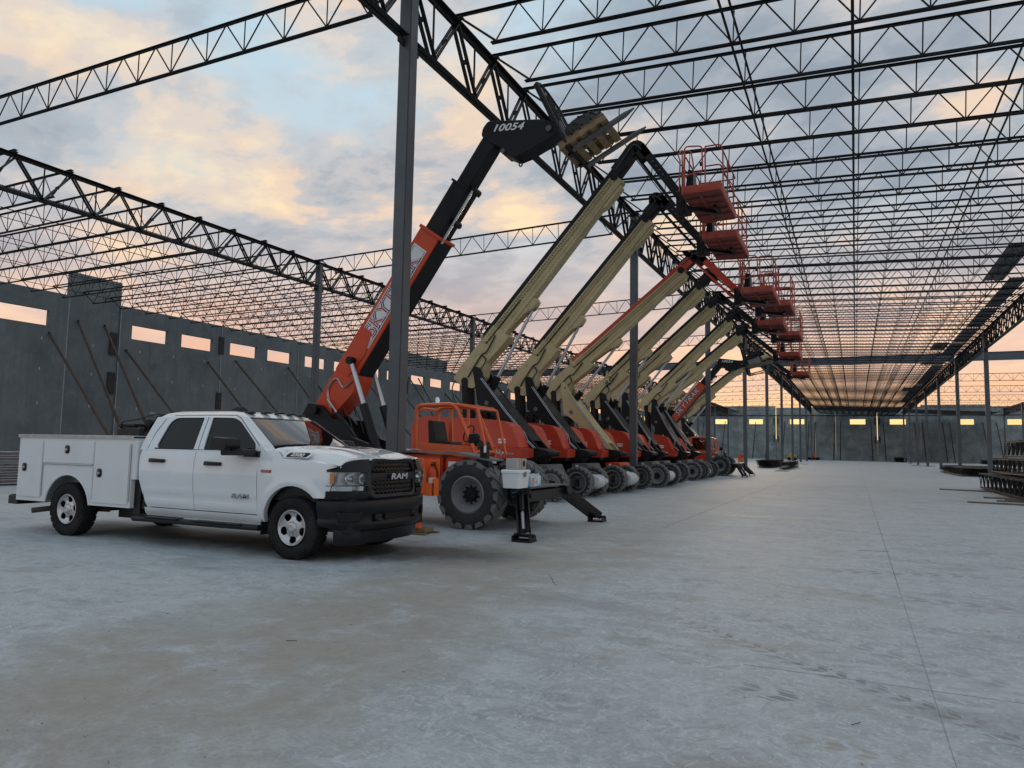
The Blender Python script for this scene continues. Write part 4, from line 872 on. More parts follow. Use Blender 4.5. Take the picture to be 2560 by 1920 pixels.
# wheels
def wheel_kit():
    T = MB().lathe([(.245, -.105), (.262, -.122), (.30, -.132), (.355, -.132), (.388, -.118), (.400, -.10), (.403, -.06), (.403, .06), (.400, .10), (.388, .118), (.355, .132), (.30, .132), (.262, .122), (.245, .105), (.245, -.105)], (0, 0, 0), 'y', 48)
    tr = MB()
    for i in range(46):
        for j, (y, w_) in enumerate(((-.095, .05), (-.045, .036), (0, .034), (.045, .036), (.095, .05))):
            a = 2*pi*(i+(.5 if j % 2 else 0))/46; c_, s_ = cos(a), sin(a); dl = .023; sk = .008*(1 if i % 2 else -1)
            R_ = .396; hgt = .014 if abs(y) < .09 else .013
            b = []
            for dr in (0, hgt):
                for dt, dy in ((-dl, -w_/2), (dl, -w_/2), (dl, w_/2), (-dl, w_/2)):
                    tt = dt+(sk if dy > 0 else -sk); r = R_+dr
                    b.append((r*c_-tt*s_, y+dy, r*s_+tt*c_))
            tr.add(b, [(0, 1, 2, 3), (4, 7, 6, 5), (0, 4, 5, 1), (1, 5, 6, 2), (2, 6, 7, 3), (3, 7, 4, 0)])
    B = MB().lathe([(.245, .10), (.250, -.115), (.238, -.122), (.232, -.10), (.228, .08), (0, .08)], (0, 0, 0), 'y', 40)
    # face with five rounded openings
    F = MB(); nr, na = 26, 180; R0, R1 = .062, .236; idx = {}
    def yy(r): return interp(r, [0, .06, .09, .14, .19, .215, .236], [-.085, -.085, -.072, -.060, -.070, -.088, -.112])
    def hole(r, a):
        k = round(a/(2*pi/5)); da = (a-k*2*pi/5); u = (r-.159)/.049; v = da*r/.061
        return abs(u)**2.6+abs(v*(1.12-.2*u))**2.6 < 1
    for i in range(nr+1):
        for j in range(na):
            r = R0+(R1-R0)*i/nr; a = 2*pi*j/na; idx[i, j] = len(F.v); F.v.append((r*cos(a), yy(r), r*sin(a)))
    for i in range(nr):
        for j in range(na):
            r = R0+(R1-R0)*(i+.5)/nr; a = 2*pi*(j+.5)/na
            if not hole(r, a): F.f.append((idx[i, j], idx[i, (j+1) % na], idx[i+1, (j+1) % na], idx[i+1, j]))
    cap = MB().lathe([(.075, -.07), (.075, -.10), (.062, -.118), (.040, -.125), (.036, -.117), (0, -.117)], (0, 0, 0), 'y', 24)
    nut = MB()
    for k in range(8):
        a = 2*pi*k/8+.2; nut.cyl((.082*cos(a), -.06, .082*sin(a)), (.082*cos(a), -.105, .082*sin(a)), .014, .010, 6)
    Fm = F.mesh('rim_face', smooth=50)
    return {'tyre': T.mesh('tyre', smooth=50), 'tread': tr.mesh('tread', smooth=0), 'barrel': B.mesh('rim_barrel', smooth=50), 'face': Fm, 'cap': cap.mesh('hub_cap', smooth=40), 'nut': nut.mesh('lug_nuts', smooth=30)}
wk = wheel_kit()
for x in (WF, WR):
    for sg in (-1, 1):
        t_ = ob('wheel', wk['tyre'], 'tyre_rubber', TR); t_.location = (x, sg*.862, WZ); t_.rotation_euler = (0, .3 if x > 0 else 1.1, 0 if sg < 0 else pi)
        ob('tread', wk['tread'], 'tyre_rubber', t_)['kind'] = 'stuff'; ob('rim_barrel', wk['barrel'], 'gloss_black', t_)
        f_ = ob('rim_face', wk['face'], 'rim_silver', t_); md = f_.modifiers.new('t', 'SOLIDIFY'); md.thickness = .018; md.offset = -1
        ob('hub_cap', wk['cap'], 'rim_silver', t_); ob('lug_nuts', wk['nut'], 'chrome', t_)
# service body
def arcpts(n=14): return [(WR+.56*cos(a), .40+.555*sin(a)) for a in [pi*(.065+.87*i/n) for i in range(n+1)]]
X0, X1, ZB, ZT = -3.62, -.845, .50, 1.535
ar = arcpts()
prof = [(X1, ZB), (X1, ZT), (X0, ZT+.015), (X0, ZB)]+[(ar[-1][0], ZB)]+ar[::-1]+[(ar[0][0], ZB)]
sb = None
for sg in (-1, 1):
    b = MB().prism(prof, sg*.985, sg*.55).build('service_body_side', 'box_white', TR, smooth=0)
    if sg < 0: sb = b
    # wheel arch lip
    MB().tube([(x, sg*.99, z) for x, z in [(ar[0][0], ZB)]+ar+[(ar[-1][0], ZB)]], .018, 8).build('arch_lip', 'box_white', b, smooth=60)
    MB().grid([[(x, sg*y, z) for y in (.97, .55)] for x, z in ar]).build('arch_liner', 'aluminium', b, smooth=60)
    # panels and compartment doors
    def panel(nm, x0, x1, z0, z1, t=.014):
        return MB().loft([[(x, sg*(.985+o), z) for x, z in roundpoly([(x0+i_, z0+i_), (x1-i_, z0+i_), (x1-i_, z1-i_), (x0+i_, z1-i_)], .015, 2)] for o, i_ in ((0, 0), (t, 0), (t+.004, .006))]).build(nm, 'box_white', b, smooth=0)
    def latch(d, x, z, rot=0):
        y = .985+.018
        lt = MB().loft([[(x+dx*k, sg*(y+o), z+dz*k) for dx, dz in roundpoly([(-.045, -.065), (.045, -.065), (.058, .0), (.045, .065), (-.045, .065), (-.058, 0)], .03, 3)] for o, k in ((0, 1), (.012, 1), (.016, .85))]).build('latch', 'gloss_black', d, smooth=30)
        c_, s_ = cos(rot), sin(rot)
        MB().beam((x-.03*c_, sg*(y+.02), z-.03*s_), (x+.03*c_, sg*(y+.02), z+.03*s_), .014, .022).beam((x, sg*(y+.022), z), (x+.035*s_, sg*(y+.022), z-.035*c_), .012, .018).build('latch_handle', 'chrome', lt, smooth=0)
    d1 = panel('compartment_door', X0+.045, -2.985, .565, 1.475); latch(d1, -3.42, 1.04, 1.57)
    d2 = panel('compartment_door', -2.955, -1.715, 1.125, 1.475); latch(d2, -2.35, 1.345, 0)
    d3 = panel('compartment_door', -1.69, X1-.05, .545, 1.465); latch(d3, -1.545, 1.0, 1.57)
    for xh in (-2.97, -1.70, X1-.03): MB().cyl((xh, sg*.998, .60), (xh, sg*.998, 1.44), .009, seg=6).build('door_hinge', 'aluminium', b)
    MB().cyl((-2.95, sg*1.0, 1.112), (-1.72, sg*1.0, 1.112), .010, seg=6).build('door_hinge', 'aluminium', b)
    # tread plate lid
    tp = MB().mm((X0-.02, min(sg*1.0, sg*.52), ZT+.022), (X1+.02, max(sg*1.0, sg*.52), ZT+.04)).mm((X0-.02, min(sg*1.0, sg*1.006), ZT-.012), (X1+.02, max(sg*1.0, sg*1.006), ZT+.04))
    for i in range(92): tp.mm((X0+i*.03, min(sg*1.006, sg*1.010), ZT-.008), (X0+.015+i*.03, max(sg*1.006, sg*1.010), ZT+.034))
    tp.build('tread_plate_lid', 'aluminium', b, smooth=0)
MB().mm((X1-.02, -.55, .60), (X1, .55, 1.30)).mm((X0+.05, -.55, .60), (X1, .55, .66)).mm((X0, -.55, .62), (X0+.04, .55, 1.15)).build('bed', 'box_white', TR, smooth=0)
MB().mm((X1-.01, -.985, .92), (X1+.10, -.6, 1.50)).mm((X1-.01, .6, .92), (X1+.10, .985, 1.50)).build('body_bulkhead', 'box_white', TR, bevel=.01)
MB().mm((X0-.27, -.95, .42), (X0-.02, .95, .56)).mm((X0-.25, -.93, .562), (X0-.03, .93, .575)).build('rear_bumper', 'black_plastic', TR, bevel=.015)
MB().mm((X0-.20, -.84, .58), (X0-.06, -.62, .86)).build('vise_bracket', 'black_plastic', TR, bevel=.01)
MB().tube([(-1.9, -.55, .40), (-2.9, -.60, .40), (-3.0, -.72, .38), (-3.12, -1.02, .35)], .045, 10).build('exhaust_pipe', 'rust_pipe', TR, smooth=60)
MB().mm((-.84, -.92, .42), (-.70, .92, .92)).build('gap_shield', 'gloss_black', TR)
# gear carried in the bed
g = empty('air_compressor', (-10.15, 8.05, .74), 'black air compressor with looped hoses standing in the truck bed behind the cab', 'compressor')
MB().mm((-.55, -.35, -.04), (.05, .35, .98)).build('tank_case', 'gloss_black', g, bevel=.04)
MB().mm((-.52, -.32, .985), (-.15, .1, 1.03)).build('lid', 'black_plastic', g, bevel=.01)
MB().mm((.08, -.33, -.04), (.50, .33, .90)).cyl((.3, -.2, .9), (.3, -.2, 1.04), .07).cyl((.2, .1, .9), (.2, .1, 1.02), .10).build('pump', 'machine_black', g, bevel=.01)
MB().beam((.0, -.2, .98), (.42, -.25, 1.16), .07, .06).beam((.25, -.25, 1.12), (.5, -.1, 1.10), .09, .07).cyl((.12, -.3, 1.05), (.12, -.12, 1.05), .055).build('pump_head', 'machine_black', g, bevel=.01)
def hose(pts, r, nm, par, m_='hose'):
    cu = []
    n_ = len(pts)
    for i in range(n_-1):
        p0, p1, p2, p3 = [Vector(pts[max(0, min(n_-1, k))]) for k in (i-1, i, i+1, i+2)]
        for j in range(6):
            t = j/6; cu.append(.5*((2*p1)+(-p0+p2)*t+(2*p0-5*p1+4*p2-p3)*t*t+(-p0+3*p1-3*p2+p3)*t**3))
    cu.append(Vector(pts[-1])); return MB().tube(cu, r, 6).build(nm, m_, par, smooth=60)
hose([(-.5, -.3, .9), (-.4, -.35, 1.05), (-.1, -.3, 1.10), (.2, -.2, 1.18), (.5, -.1, 1.12), (.55, 0, .9)], .012, 'hose', g)
hose([(-.2, .2, .95), (.0, .1, 1.12), (.3, .1, 1.16), (.5, .25, 1.02), (.4, .3, .8)], .014, 'hose', g)
hose([(.1, -.3, .85), (.25, -.32, 1.05), (.45, -.28, 1.12), (.5, -.1, .95)], .012, 'hose', g)
hose([(-.35, .25, .95), (-.35, .25, 1.12), (-.38, .22, 1.19), (-.46, .18, 1.22)], .028, 'exhaust_stack', g, 'rim_grey')
# ------------------------------------------------------------------ big tyred wheels
def big_wheel_kit(R, W, nl, lug, rim_r, dish):
    h = W/2
    T = MB().lathe([(rim_r, -h*.86), (rim_r+.03, -h*.98), (R*.78, -h*1.02), (R*.9, -h*.97), (R*.955, -h*.86), (R*.965, 0), (R*.955, h*.86), (R*.9, h*.97), (R*.78, h*1.02), (rim_r+.03, h*.98), (rim_r, h*.86), (rim_r, -h*.86)], (0, 0, 0), 'y', 40)
    tr = MB()
    for i in range(nl):
        for sg in (-1, 1):
            a = 2*pi*(i+(.5 if sg > 0 else 0))/nl
            def pt(r, t, y): return (r*cos(a+t), y, r*sin(a+t))
            dt = pi/nl*.78; sk = pi/nl*lug; y0, y1 = sg*h*.03, sg*h*1.0
            q = []
            for r0, ra in ((R*.95, 0), (R, 1)):
                q += [pt(r0, -dt-sk, y0), pt(r0, dt-sk, y0), pt(r0-(.03 if ra else .06)*0, dt+sk*.6, y1*.985 if ra else y1), pt(r0, -dt+sk*.6, y1*.985 if ra else y1)]
            tr.add(q, [(0, 1, 2, 3), (4, 7, 6, 5), (0, 4, 5, 1), (1, 5, 6, 2), (2, 6, 7, 3), (3, 7, 4, 0)])
            # shoulder of the lug wrapping down the sidewall
            q = [pt(R*.99, -dt+sk*.6, y1*.95), pt(R*.99, dt+sk*.6, y1*.95), pt(R*.86, dt*.7+sk*.6, y1*1.0), pt(R*.86, -dt*.7+sk*.6, y1*1.0),
                 pt(R*.99, -dt+sk*.6, y1*1.0), pt(R*.985, dt+sk*.6, y1*1.0), pt(R*.87, dt*.7+sk*.6, y1*1.05), pt(R*.87, -dt*.7+sk*.6, y1*1.05)]
            tr.add(q, [(0, 1, 2, 3), (4, 7, 6, 5), (0, 4, 5, 1), (1, 5, 6, 2), (2, 6, 7, 3), (3, 7, 4, 0)])
    D = MB().lathe([(rim_r+.012, -h*.9), (rim_r-.015, -h*.96), (rim_r-.03, -h*.85), (rim_r-.06, -h*.62), (rim_r-.08, -h*.55), (rim_r*.62, -h*dish), (rim_r*.5, -h*(dish+.04)), (0, -h*(dish+.04))], (0, 0, 0), 'y', 36)
    D.lathe([(rim_r+.012, h*.9), (rim_r-.03, h*.85), (rim_r-.05, 0), (rim_r-.02, -h*.3)], (0, 0, 0), 'y', 36)
    Hb = MB().lathe([(rim_r*.40, -h*dish), (rim_r*.40, -h*(dish+.22)), (rim_r*.33, -h*(dish+.34)), (0, -h*(dish+.36))], (0, 0, 0), 'y', 24)
    Nt = MB()
    for k in range(10):
        a = 2*pi*k/10; r = rim_r*.47; Nt.cyl((r*cos(a), -h*dish, r*sin(a)), (r*cos(a), -h*(dish+.18), r*sin(a)), .019*R/.63, seg=6)
    return {'wheel': T.mesh('wheel', smooth=45), 'tread': tr.mesh('tread', smooth=0), 'rim': D.mesh('rim', smooth=35), 'hub': Hb.mesh('hub', smooth=40), 'nut': Nt.mesh('wheel_nuts', smooth=0)}
def put_wheel(kit, root, x, y, z, sg, rot=0, rimm='rim_grey', tread='tread_dusty'):
    t_ = ob('wheel', kit['wheel'], 'tyre_dusty', root); t_.location = (x, y, z); t_.rotation_euler = (0, rot, 0 if sg < 0 else pi)
    ob('tread', kit['tread'], tread, t_)['kind'] = 'stuff'; ob('rim', kit['rim'], rimm, t_); ob('hub', kit['hub'], 'machine_black', t_); ob('wheel_nuts', kit['nut'], 'machine_black', t_)
TK = big_wheel_kit(.63, .44, 17, .9, .335, .10)
LK = big_wheel_kit(.475, .34, 18, .8, .31, .35)
def P2(poly, f): return [f(a, b) for a, b in poly]
# ------------------------------------------------------------------ telehandlers
def telehandler(loc, label, th, red_len, head_d, tilt, closed_cab, logo):
    o = empty('telehandler', loc, label, 'telehandler', 'telehandlers')
    u = (cos(th), sin(th)); n = (sin(th), -cos(th)); pv = (-4.40, 2.42)
    def B(s, d): return (pv[0]+u[0]*s+n[0]*d, pv[1]+u[1]*s+n[1]*d)
    for x, y, sg in ((0, -1.0, -1), (0, 1.0, 1), (-3.4, -1.0, -1), (-3.4, 1.0, 1)): put_wheel(TK, o, x, y, .63, sg, x+y)
    # frame
    fr = MB().prism([(-4.9, 1.55), (-4.6, 2.10), (-3.55, 2.03), (-3.2, 1.66), (-2.2, 1.36), (-.4, 1.15), (.35, .92), (.6, .72), (.5, .58), (-4.3, .75), (-4.95, 1.0)], -.52, -.44)
    fr.prism([(-4.9, 1.55), (-4.6, 2.10), (-3.55, 2.03), (-3.2, 1.66), (-2.2, 1.36), (-.4, 1.15), (.35, .92), (.6, .72), (.5, .58), (-4.3, .75), (-4.95, 1.0)], .44, .52)
    fr.mm((-4.9, -.44, .7), (-4.3, .44, 1.5)).mm((-3.4-.12, -.8, .5), (-3.4+.12, .8, .76)).mm((-.12, -.8, .5), (.12, .8, .76)).mm((-3, -.44, .66), (.55, .44, .72)).mm((-1.2, -.44, .72), (-.1, .44, 1.1))
    fr.build('frame', 'machine_black', o, smooth=0)
    # engine cover and deck on the near side
    ec = MB().mm((-2.75, -1.10, .62), (-.62, -.54, 1.34)).build('engine_cover', 'lift_red', o, bevel=.04, seg=2)
    MB().mm((-2.85, -1.16, 1.372), (-.30, -.53, 1.40)).beam((-.32, -.85, 1.385), (.42, -.85, 1.26), .60, .03, up=(0, 0, 1)).build('deck_plate', 'deck_grey', o, smooth=0)
    MB().mm((-.58, -1.05, .75), (-.18, -.54, 1.30)).build('fuel_tank', 'tele_red', o, bevel=.03, seg=2)
    MB().mm((-1.05, -1.112, .66), (-.66, -1.103, .80)).build('name_plate', 'gloss_black', o, smooth=0)
    text('name_letters', 'AK', .11, basis((-.80, -1.118, .73), (1, 0, 0), (0, 0, 1)), 'decal_white', o, .003, .2, 1.2, .003)
    MB().mm((-2.3, -1.112, 1.05), (-2.1, -1.103, 1.15)).mm((-.5, -1.06, 1.12), (-.33, -1.052, 1.22)).build('warning_label', 'decal_white', o, smooth=0)
    # boom sections
    H1, W1 = .56, .27
    def sec(s0, s1, top, ht, w_, nm, m_, bev=.02):
        b = MB().prism([B(s0, top), B(s1, top), B(s1, top+ht), B(s0, top+ht)], -w_, w_); return b.build(nm, m_, o, bevel=bev)
    b = MB().prism(roundpoly([B(-.25, .03), B(0, .0), B(red_len, .0), B(red_len, H1), B(1.2, H1), B(.75, H1+.16), B(.1, H1+.02), B(-.3, .35)], .05, 3), -W1, W1)
    bo = b.build('boom', 'tele_red', o, bevel=.012)
    MB().prism([B(.9, -.005), B(2.05, -.005), B(2.05, H1*.62), B(1.55, H1*.85), B(.95, H1*.7)], -W1-.018, -W1-.002).prism([B(.9, -.005), B(2.05, -.005), B(2.05, H1*.62), B(1.55, H1*.85), B(.95, H1*.7)], W1+.002, W1+.018).build('boom_doubler', 'tele_red', bo, bevel=.008)
    MB().prism([B(.8, H1+.004), B(red_len-.02, H1+.004), B(red_len-.02, H1+.03), B(.8, H1+.03)], -W1+.02, W1-.02).build('boom_underside', 'machine_black', bo, smooth=0)
    MB().prism([B(red_len-.06, -.03), B(red_len+.01, -.03), B(red_len+.01, H1+.05), B(red_len-.06, H1+.05)], -W1-.03, W1+.03).build('boom_collar', 'tele_red', bo, bevel=.01)
    s2 = red_len+(head_d-red_len)*.52
    sec(red_len-.4, s2, .06, .44, .215, 'boom_middle_section', 'machine_black'); sec(s2-.4, head_d+.12, .11, .35, .17, 'boom_inner_section', 'machine_black')
    MB().prism([B(s2-.05, .03), B(s2, .03), B(s2, .54), B(s2-.05, .54)], -.245, .245).build('section_collar', 'machine_black', o, bevel=.008)
    for s_, d_ in ((red_len+.4, .56), (s2+.02, .56)): MB().cyl((*B(s_, d_)[:1], -.12, B(s_, d_)[1]), (B(s_, d_)[0], .12, B(s_, d_)[1]), .07).build('sheave', 'machine_black', o)
    MB().cyl((B(red_len-.1, .60)[0], -.16, B(red_len-.1, .60)[1]), (B(s2, .58)[0], -.16, B(s2, .58)[1]), .028, seg=8).build('extend_rod', 'cylinder_rod', o)
    # name plate on the boom
    if logo == 'plate':
        c_ = B(red_len-1.62, .27); y = -W1-.004
        M = basis((c_[0], y, c_[1]), (u[0], 0, u[1]), (-n[0], 0, -n[1]))
        pl = MB().add([M @ Vector((a, b_, 0)) for a, b_ in ((-1.22, -.19), (1.22, -.19), (1.22, .19), (-1.22, .19))], [(0, 1, 2, 3)]).build('boom_plate', 'decal_white', bo, smooth=0)
        MB().tube([M @ Vector((a, b_, .002)) for a, b_ in ((-1.18, -.16), (1.18, -.16), (1.18, .16), (-1.18, .16))], .006, 4, True).build('plate_border', 'decal_blue', bo, smooth=0)
        text('boom_letters_shadow', 'SKYTRAK', .44, M @ Matrix.Translation((.012, -.014, .003)), 'decal_blue', bo, .001, 0, 1.02, .022)
        text('boom_letters', 'SKYTRAK', .44, M @ Matrix.Translation((0, 0, .006)), 'decal_white', bo, .001, 0, 1.02, .013)
        text('boom_letters_red', 'SKYTRAK', .44, M @ Matrix.Translation((0, 0, .009)), 'decal_red', bo, .001, 0, 1.02, -.004)
    else:
        c_ = B(red_len-1.5, .28); M = basis((c_[0], -W1-.004, c_[1]), (u[0], 0, u[1]), (-n[0], 0, -n[1]))
        text('boom_letters_outline', 'SKYTRAK', .46, M, 'gloss_black', bo, .001, .3, 1.05, .028); text('boom_letters', 'SKYTRAK', .46, M @ Matrix.Translation((0, 0, .004)), 'decal_white', bo, .001, .3, 1.05, -.002)
    # lift cylinders
    for y in (-.36, .36):
        a, j_, e = (-2.62, 1.20), B(.0, 0), B(1.25, .36)
        a = V(-2.55, y, 1.15); e = V(B(1.30, .30)[0], y, B(1.30, .30)[1]); m_ = a+(e-a)*.56
        MB().cyl(a, m_, .095, seg=14).build('lift_cylinder', 'gloss_black', o); MB().cyl(m_, e-(e-a).normalized()*.08, .052, seg=12).build('cylinder_rod', 'cylinder_rod', o)
        MB().cyl(e-V(0, .09, 0), e+V(0, .09, 0), .085, seg=12).build('rod_eye', 'machine_black', o)
    a = V(-3.15, -.36, 1.55); e = V(B(.28, .30)[0], -.36, B(.28, .30)[1]); m_ = a+(e-a)*.68
    MB().cyl(a, m_, .06, seg=10).build('slave_cylinder', 'gloss_black', o); MB().cyl(m_, e, .024, seg=8).build('slave_rod', 'cylinder_rod', o)
    MB().cyl((pv[0]+.12, -.5, pv[1]-.18), (pv[0]+.12, .5, pv[1]-.18), .09).build('pivot_pin', 'machine_black', o)
    MB().prism([(-4.75, 2.0), (-4.5, 2.4), (-4.15, 2.35), (-3.7, 1.95)], -.40, -.30).prism([(-4.75, 2.0), (-4.5, 2.4), (-4.15, 2.35), (-3.7, 1.95)], .30, .40).build('pivot_bracket', 'machine_black', o)
    for dy in (0, .035):
        hose([B(.1, .45)+(0,) if False else (B(.15, .42)[0], -.30+dy, B(.15, .42)[1]), (B(.42, .12)[0], -.31+dy, B(.42, .12)[1]), (B(.75, .16)[0], -.31+dy, B(.75, .16)[1]), (B(.70, .44)[0], -.31+dy, B(.70, .44)[1]), (B(.95, .55)[0], -.31+dy, B(.95, .55)[1])], .012, 'steel_tube', o, 'cylinder_rod')
    for k in range(5):
        x = -4.2+k*.28; hose([(x, -.3+.05*k, 2.1), (x+.05, -.34, 2.3+.05*(k % 2)), (x+.22, -.32, 2.05), (x+.3, -.28, 1.75)], .014, 'hose', o)
    # head, carriage, forks
    hx, hz = B(head_d, .18)
    hp = [(-.07, .18), (.05, .31), (1.20, .14), (1.45, .05), (1.62, -.22), (1.15, -.40), (.92, -.50), (.65, -.56), (.45, -.46), (.30, -.26), (.10, -.16), (-.10, .02)]
    hd = MB().prism(roundpoly([(hx+a, hz+b_) for a, b_ in hp], .05, 3), -.20, .20).build('boom_head', 'machine_black', o, bevel=.012)
    text('head_digits', '10054', .20, basis((hx+.50, -.206, hz+.09), (1, 0, -.10), (0, 0, 1)), 'decal_white', hd, .003, .3, 1.35, .004)
    MB().cyl((hx+.42, -.24, hz-.40), (hx+.42, .24, hz-.40), .05).cyl((hx+1.42, -.24, hz-.1), (hx+1.42, .24, hz-.1), .06).build('head_pin', 'chassis_grey', hd)
    MB().tube([(hx+.72, .04*cos(t)*0, hz-.62) if False else (hx+.72+.035*cos(t), 0, hz-.63+.055*sin(t)) for t in [2*pi*i/12 for i in range(12)]], .014, 6, True).build('lift_eye', 'machine_black', hd)
    c_, s_ = cos(tilt), sin(tilt)
    def K(a, b_): return (hx+1.62+a*c_-b_*s_, hz-.12+a*s_+b_*c_)      # a along forks, b up the carriage
    def KV(a, y, b_): p = K(a, b_); return V(p[0], y, p[1])
    cg = MB()
    for y in (-.28, .28): cg.beam(KV(0, y, -.72), KV(0, y, 1.05), .10, .12, up=(0, 1, 0))
    for b_ in (-.68, -.05): cg.beam(KV(.05, -.62, b_), KV(.05, .62, b_), .09, .07)
    cg.build('carriage', 'machine_black', o, bevel=.01)
    bk = MB()
    bk.tube([KV(.06, -.60, -.6), KV(.06, -.60, .85), KV(.06, -.2, 1.05), KV(.06, .2, 1.05), KV(.06, .60, .85), KV(.06, .60, -.6)], .03, 6)
    for y in (-.40, -.2, 0, .2, .40): bk.beam(KV(.06, y, -.05), KV(.06, y, .98 if abs(y) < .3 else .95), .03, .02)
    bk.build('load_backrest', 'machine_black', o, smooth=0)
    for y in (-.42, .42):
        MB().beam(KV(.10, y, -.05), KV(.10, y, -.72), .05, .13, up=(0, 1, 0)).beam(KV(.08, y, -.70), KV(1.22, y, -.70), .13, .055, up=(-s_, 0, c_)).beam(KV(1.22, y, -.70), KV(1.42, y, -.69), .13, .055, up=(-s_, 0, c_), scale2=.3).build('fork', 'chassis_grey', o, bevel=.006)
    # stabilisers
    sb_ = MB().mm((.80, -1.08, .54), (1.15, .74, .74)).mm((.40, -.35, .5), (.80, .35, .70)).build('stabiliser_beam', 'gloss_black', o, bevel=.012)
    MB().mm((.6, -1.06, .78), (1.20, .72, .80)).build('stabiliser_deck', 'chassis_grey', o, smooth=0)
    for sg in (-1, 1):
        hp_, ft = (V(1.06, -1.13, .66), V(1.57, -2.12, .10)) if sg < 0 else (V(1.10, .78, .66), V(1.52, 1.66, .10))
        d = (ft-hp_).normalized(); side = V(1, 0, 0)
        wd = side.cross(d).normalized(); lat = d.cross(wd).normalized()
        lg = MB()
        for dx in (-.10, .10): lg.beam(hp_+lat*dx, ft+lat*dx, .022, .15)
        lg.beam(hp_-wd*.06*(1 if wd.z > 0 else -1)+d*.1, ft-wd*.06*(1 if wd.z > 0 else -1)-d*.15, .19, .015, up=tuple(wd)).cyl(hp_-lat*.17, hp_+lat*.17, .085, seg=14).beam(hp_-d*.12, hp_+d*.1, .17, .17)
        lg.build('stabiliser_leg', 'gloss_black', o, bevel=.006)
        upw = wd*(1 if wd.z > 0 else -1)
        MB().cyl(hp_+d*.05+upw*.07, hp_+d*.62+upw*.045, .052, seg=12).build('stabiliser_cylinder', 'gloss_black', o); MB().cyl(hp_+d*.60+upw*.045, ft-d*.12+upw*.02, .032, seg=10).build('stabiliser_rod', 'cylinder_rod', o)
        MB().mm((ft.x-.16, ft.y-.15, .003), (ft.x+.16, ft.y+.15, .03)).mm((ft.x-.16, ft.y-.15, .031), (ft.x-.14, ft.y+.12, .10)).mm((ft.x+.14, ft.y-.15, .031), (ft.x+.16, ft.y+.12, .10)).cyl((ft.x-.18, ft.y, .10), (ft.x+.18, ft.y, .10), .03).build('stabiliser_foot', 'gloss_black', o, bevel=.005)
    # cab
    y0, y1 = .24, 1.12
    cb_ = MB()
    for y in (y0, y1):
        cb_.tube(roundp3([(-2.05, y, 1.42), (-2.08, y, 2.36), (-1.12, y, 2.38), (-.62, y, 1.36)], .16), .048, 8)
        cb_.beam((-2.05, y, 1.47), (-.60, y, 1.40), .05, .22); cb_.beam((-1.72, y, 1.45), (-1.74, y, 2.36), .04, .09, up=(1, 0, 0)) if y > .5 else None; cb_.beam((-1.30, y, 1.42), (-1.30, y, 2.36), .04, .06, up=(1, 0, 0)) if y > .5 else None
    for x, z in ((-2.07, 2.30), (-1.14, 2.36), (-2.05, 1.46), (-.63, 1.40)): cb_.tube([(x, y0, z), (x, y1, z)], .036, 8)
    cb_.mm((-2.04, y0+.03, 1.34), (-.66, y1-.03, 1.38))
    cb_.build('cab', 'cab_orange', o, smooth=45)
    vis = MB()
    for i in range(11): vis.beam((-1.10+i*.045, y0+.04, 2.385-i*.006), (-1.10+i*.045, y1-.04, 2.385-i*.006), .012, .05, up=(.6, 0, 1))
    vis.tube(roundp3([(-1.14, y0, 2.38), (-.60, y0, 2.29), (-.60, y1, 2.29), (-1.14, y1, 2.38)], .08), .03, 8).tube([(-.60, y0, 2.29), (-.36, y0, 1.34)], .03, 8).tube([(-.60, y1, 2.29), (-.36, y1, 1.34)], .03, 8).build('cab_visor', 'cab_orange', o, smooth=45)
    if closed_cab:
        MB().add([(-1.95, y0-.01, 1.5), (-.72, y0-.01, 1.5), (-1.14, y0-.01, 2.32), (-1.95, y0-.01, 2.32)], [(0, 1, 2, 3)]).build('cab_window', 'glass_door', o, smooth=0)
    se = MB().prism(roundpoly([(-1.85, 1.40), (-1.35, 1.40), (-1.33, 1.60), (-1.68, 1.62), (-1.78, 2.05), (-1.90, 2.05)], .04, 3), .42, .92).build('seat', 'black_plastic', o, smooth=40)
    MB().tube([(-1.02+.07*sin(t), .66+.19*cos(t), 1.78+.17*sin(t)) for t in [2*pi*i/18 for i in range(18)]], .014, 6, True).cyl((-1.02, .66, 1.78), (-.82, .66, 1.42), .03, seg=8).beam((-1.02, .48, 1.78), (-1.02, .84, 1.78), .02, .02).build('steering_wheel', 'black_plastic', o, smooth=60)
    MB().mm((-.86, .34, 1.40), (-.66, .98, 1.62)).build('dashboard', 'machine_black', o, bevel=.03)
    MB().cyl((-1.85, .7, 2.40), (-1.85, .7, 2.44), .06).build('beacon_base', 'machine_black', o); MB().lathe([(.05, 0), (.05, .10), (.035, .13), (0, .135)], (-1.85, .7, 2.44), 'z', 12).build('beacon', 'lens_clear', o)
    # mirror on the front fender and work light post
    MB().beam((.28, -1.08, 1.22), (.28, -1.08, 1.52), .14, .13, up=(0, 1, 0)).mm((.20, -1.16, 1.14), (.40, -.98, 1.24)).build('control_valve', 'machine_black', o, bevel=.01)
    MB().tube([(.26, -1.08, 1.50), (.22, -1.10, 1.60), (.12, -1.12, 1.64)], .016, 6).loft([[(.06+dx*k, -1.12+yy, 1.655+dz*k) for dx, dz in roundpoly([(-.10, -.09), (.10, -.09), (.12, .06), (.06, .10), (-.08, .09)], .03, 3)] for yy, k in ((-.06, .8), (-.03, 1), (.05, 1), (.08, .8))]).build('mirror', 'machine_black', o, smooth=45)
    MB().mm((.295, -1.152, 1.40), (.345, -1.148, 1.52)).build('control_label', 'decal_white', o, smooth=0)
    return o
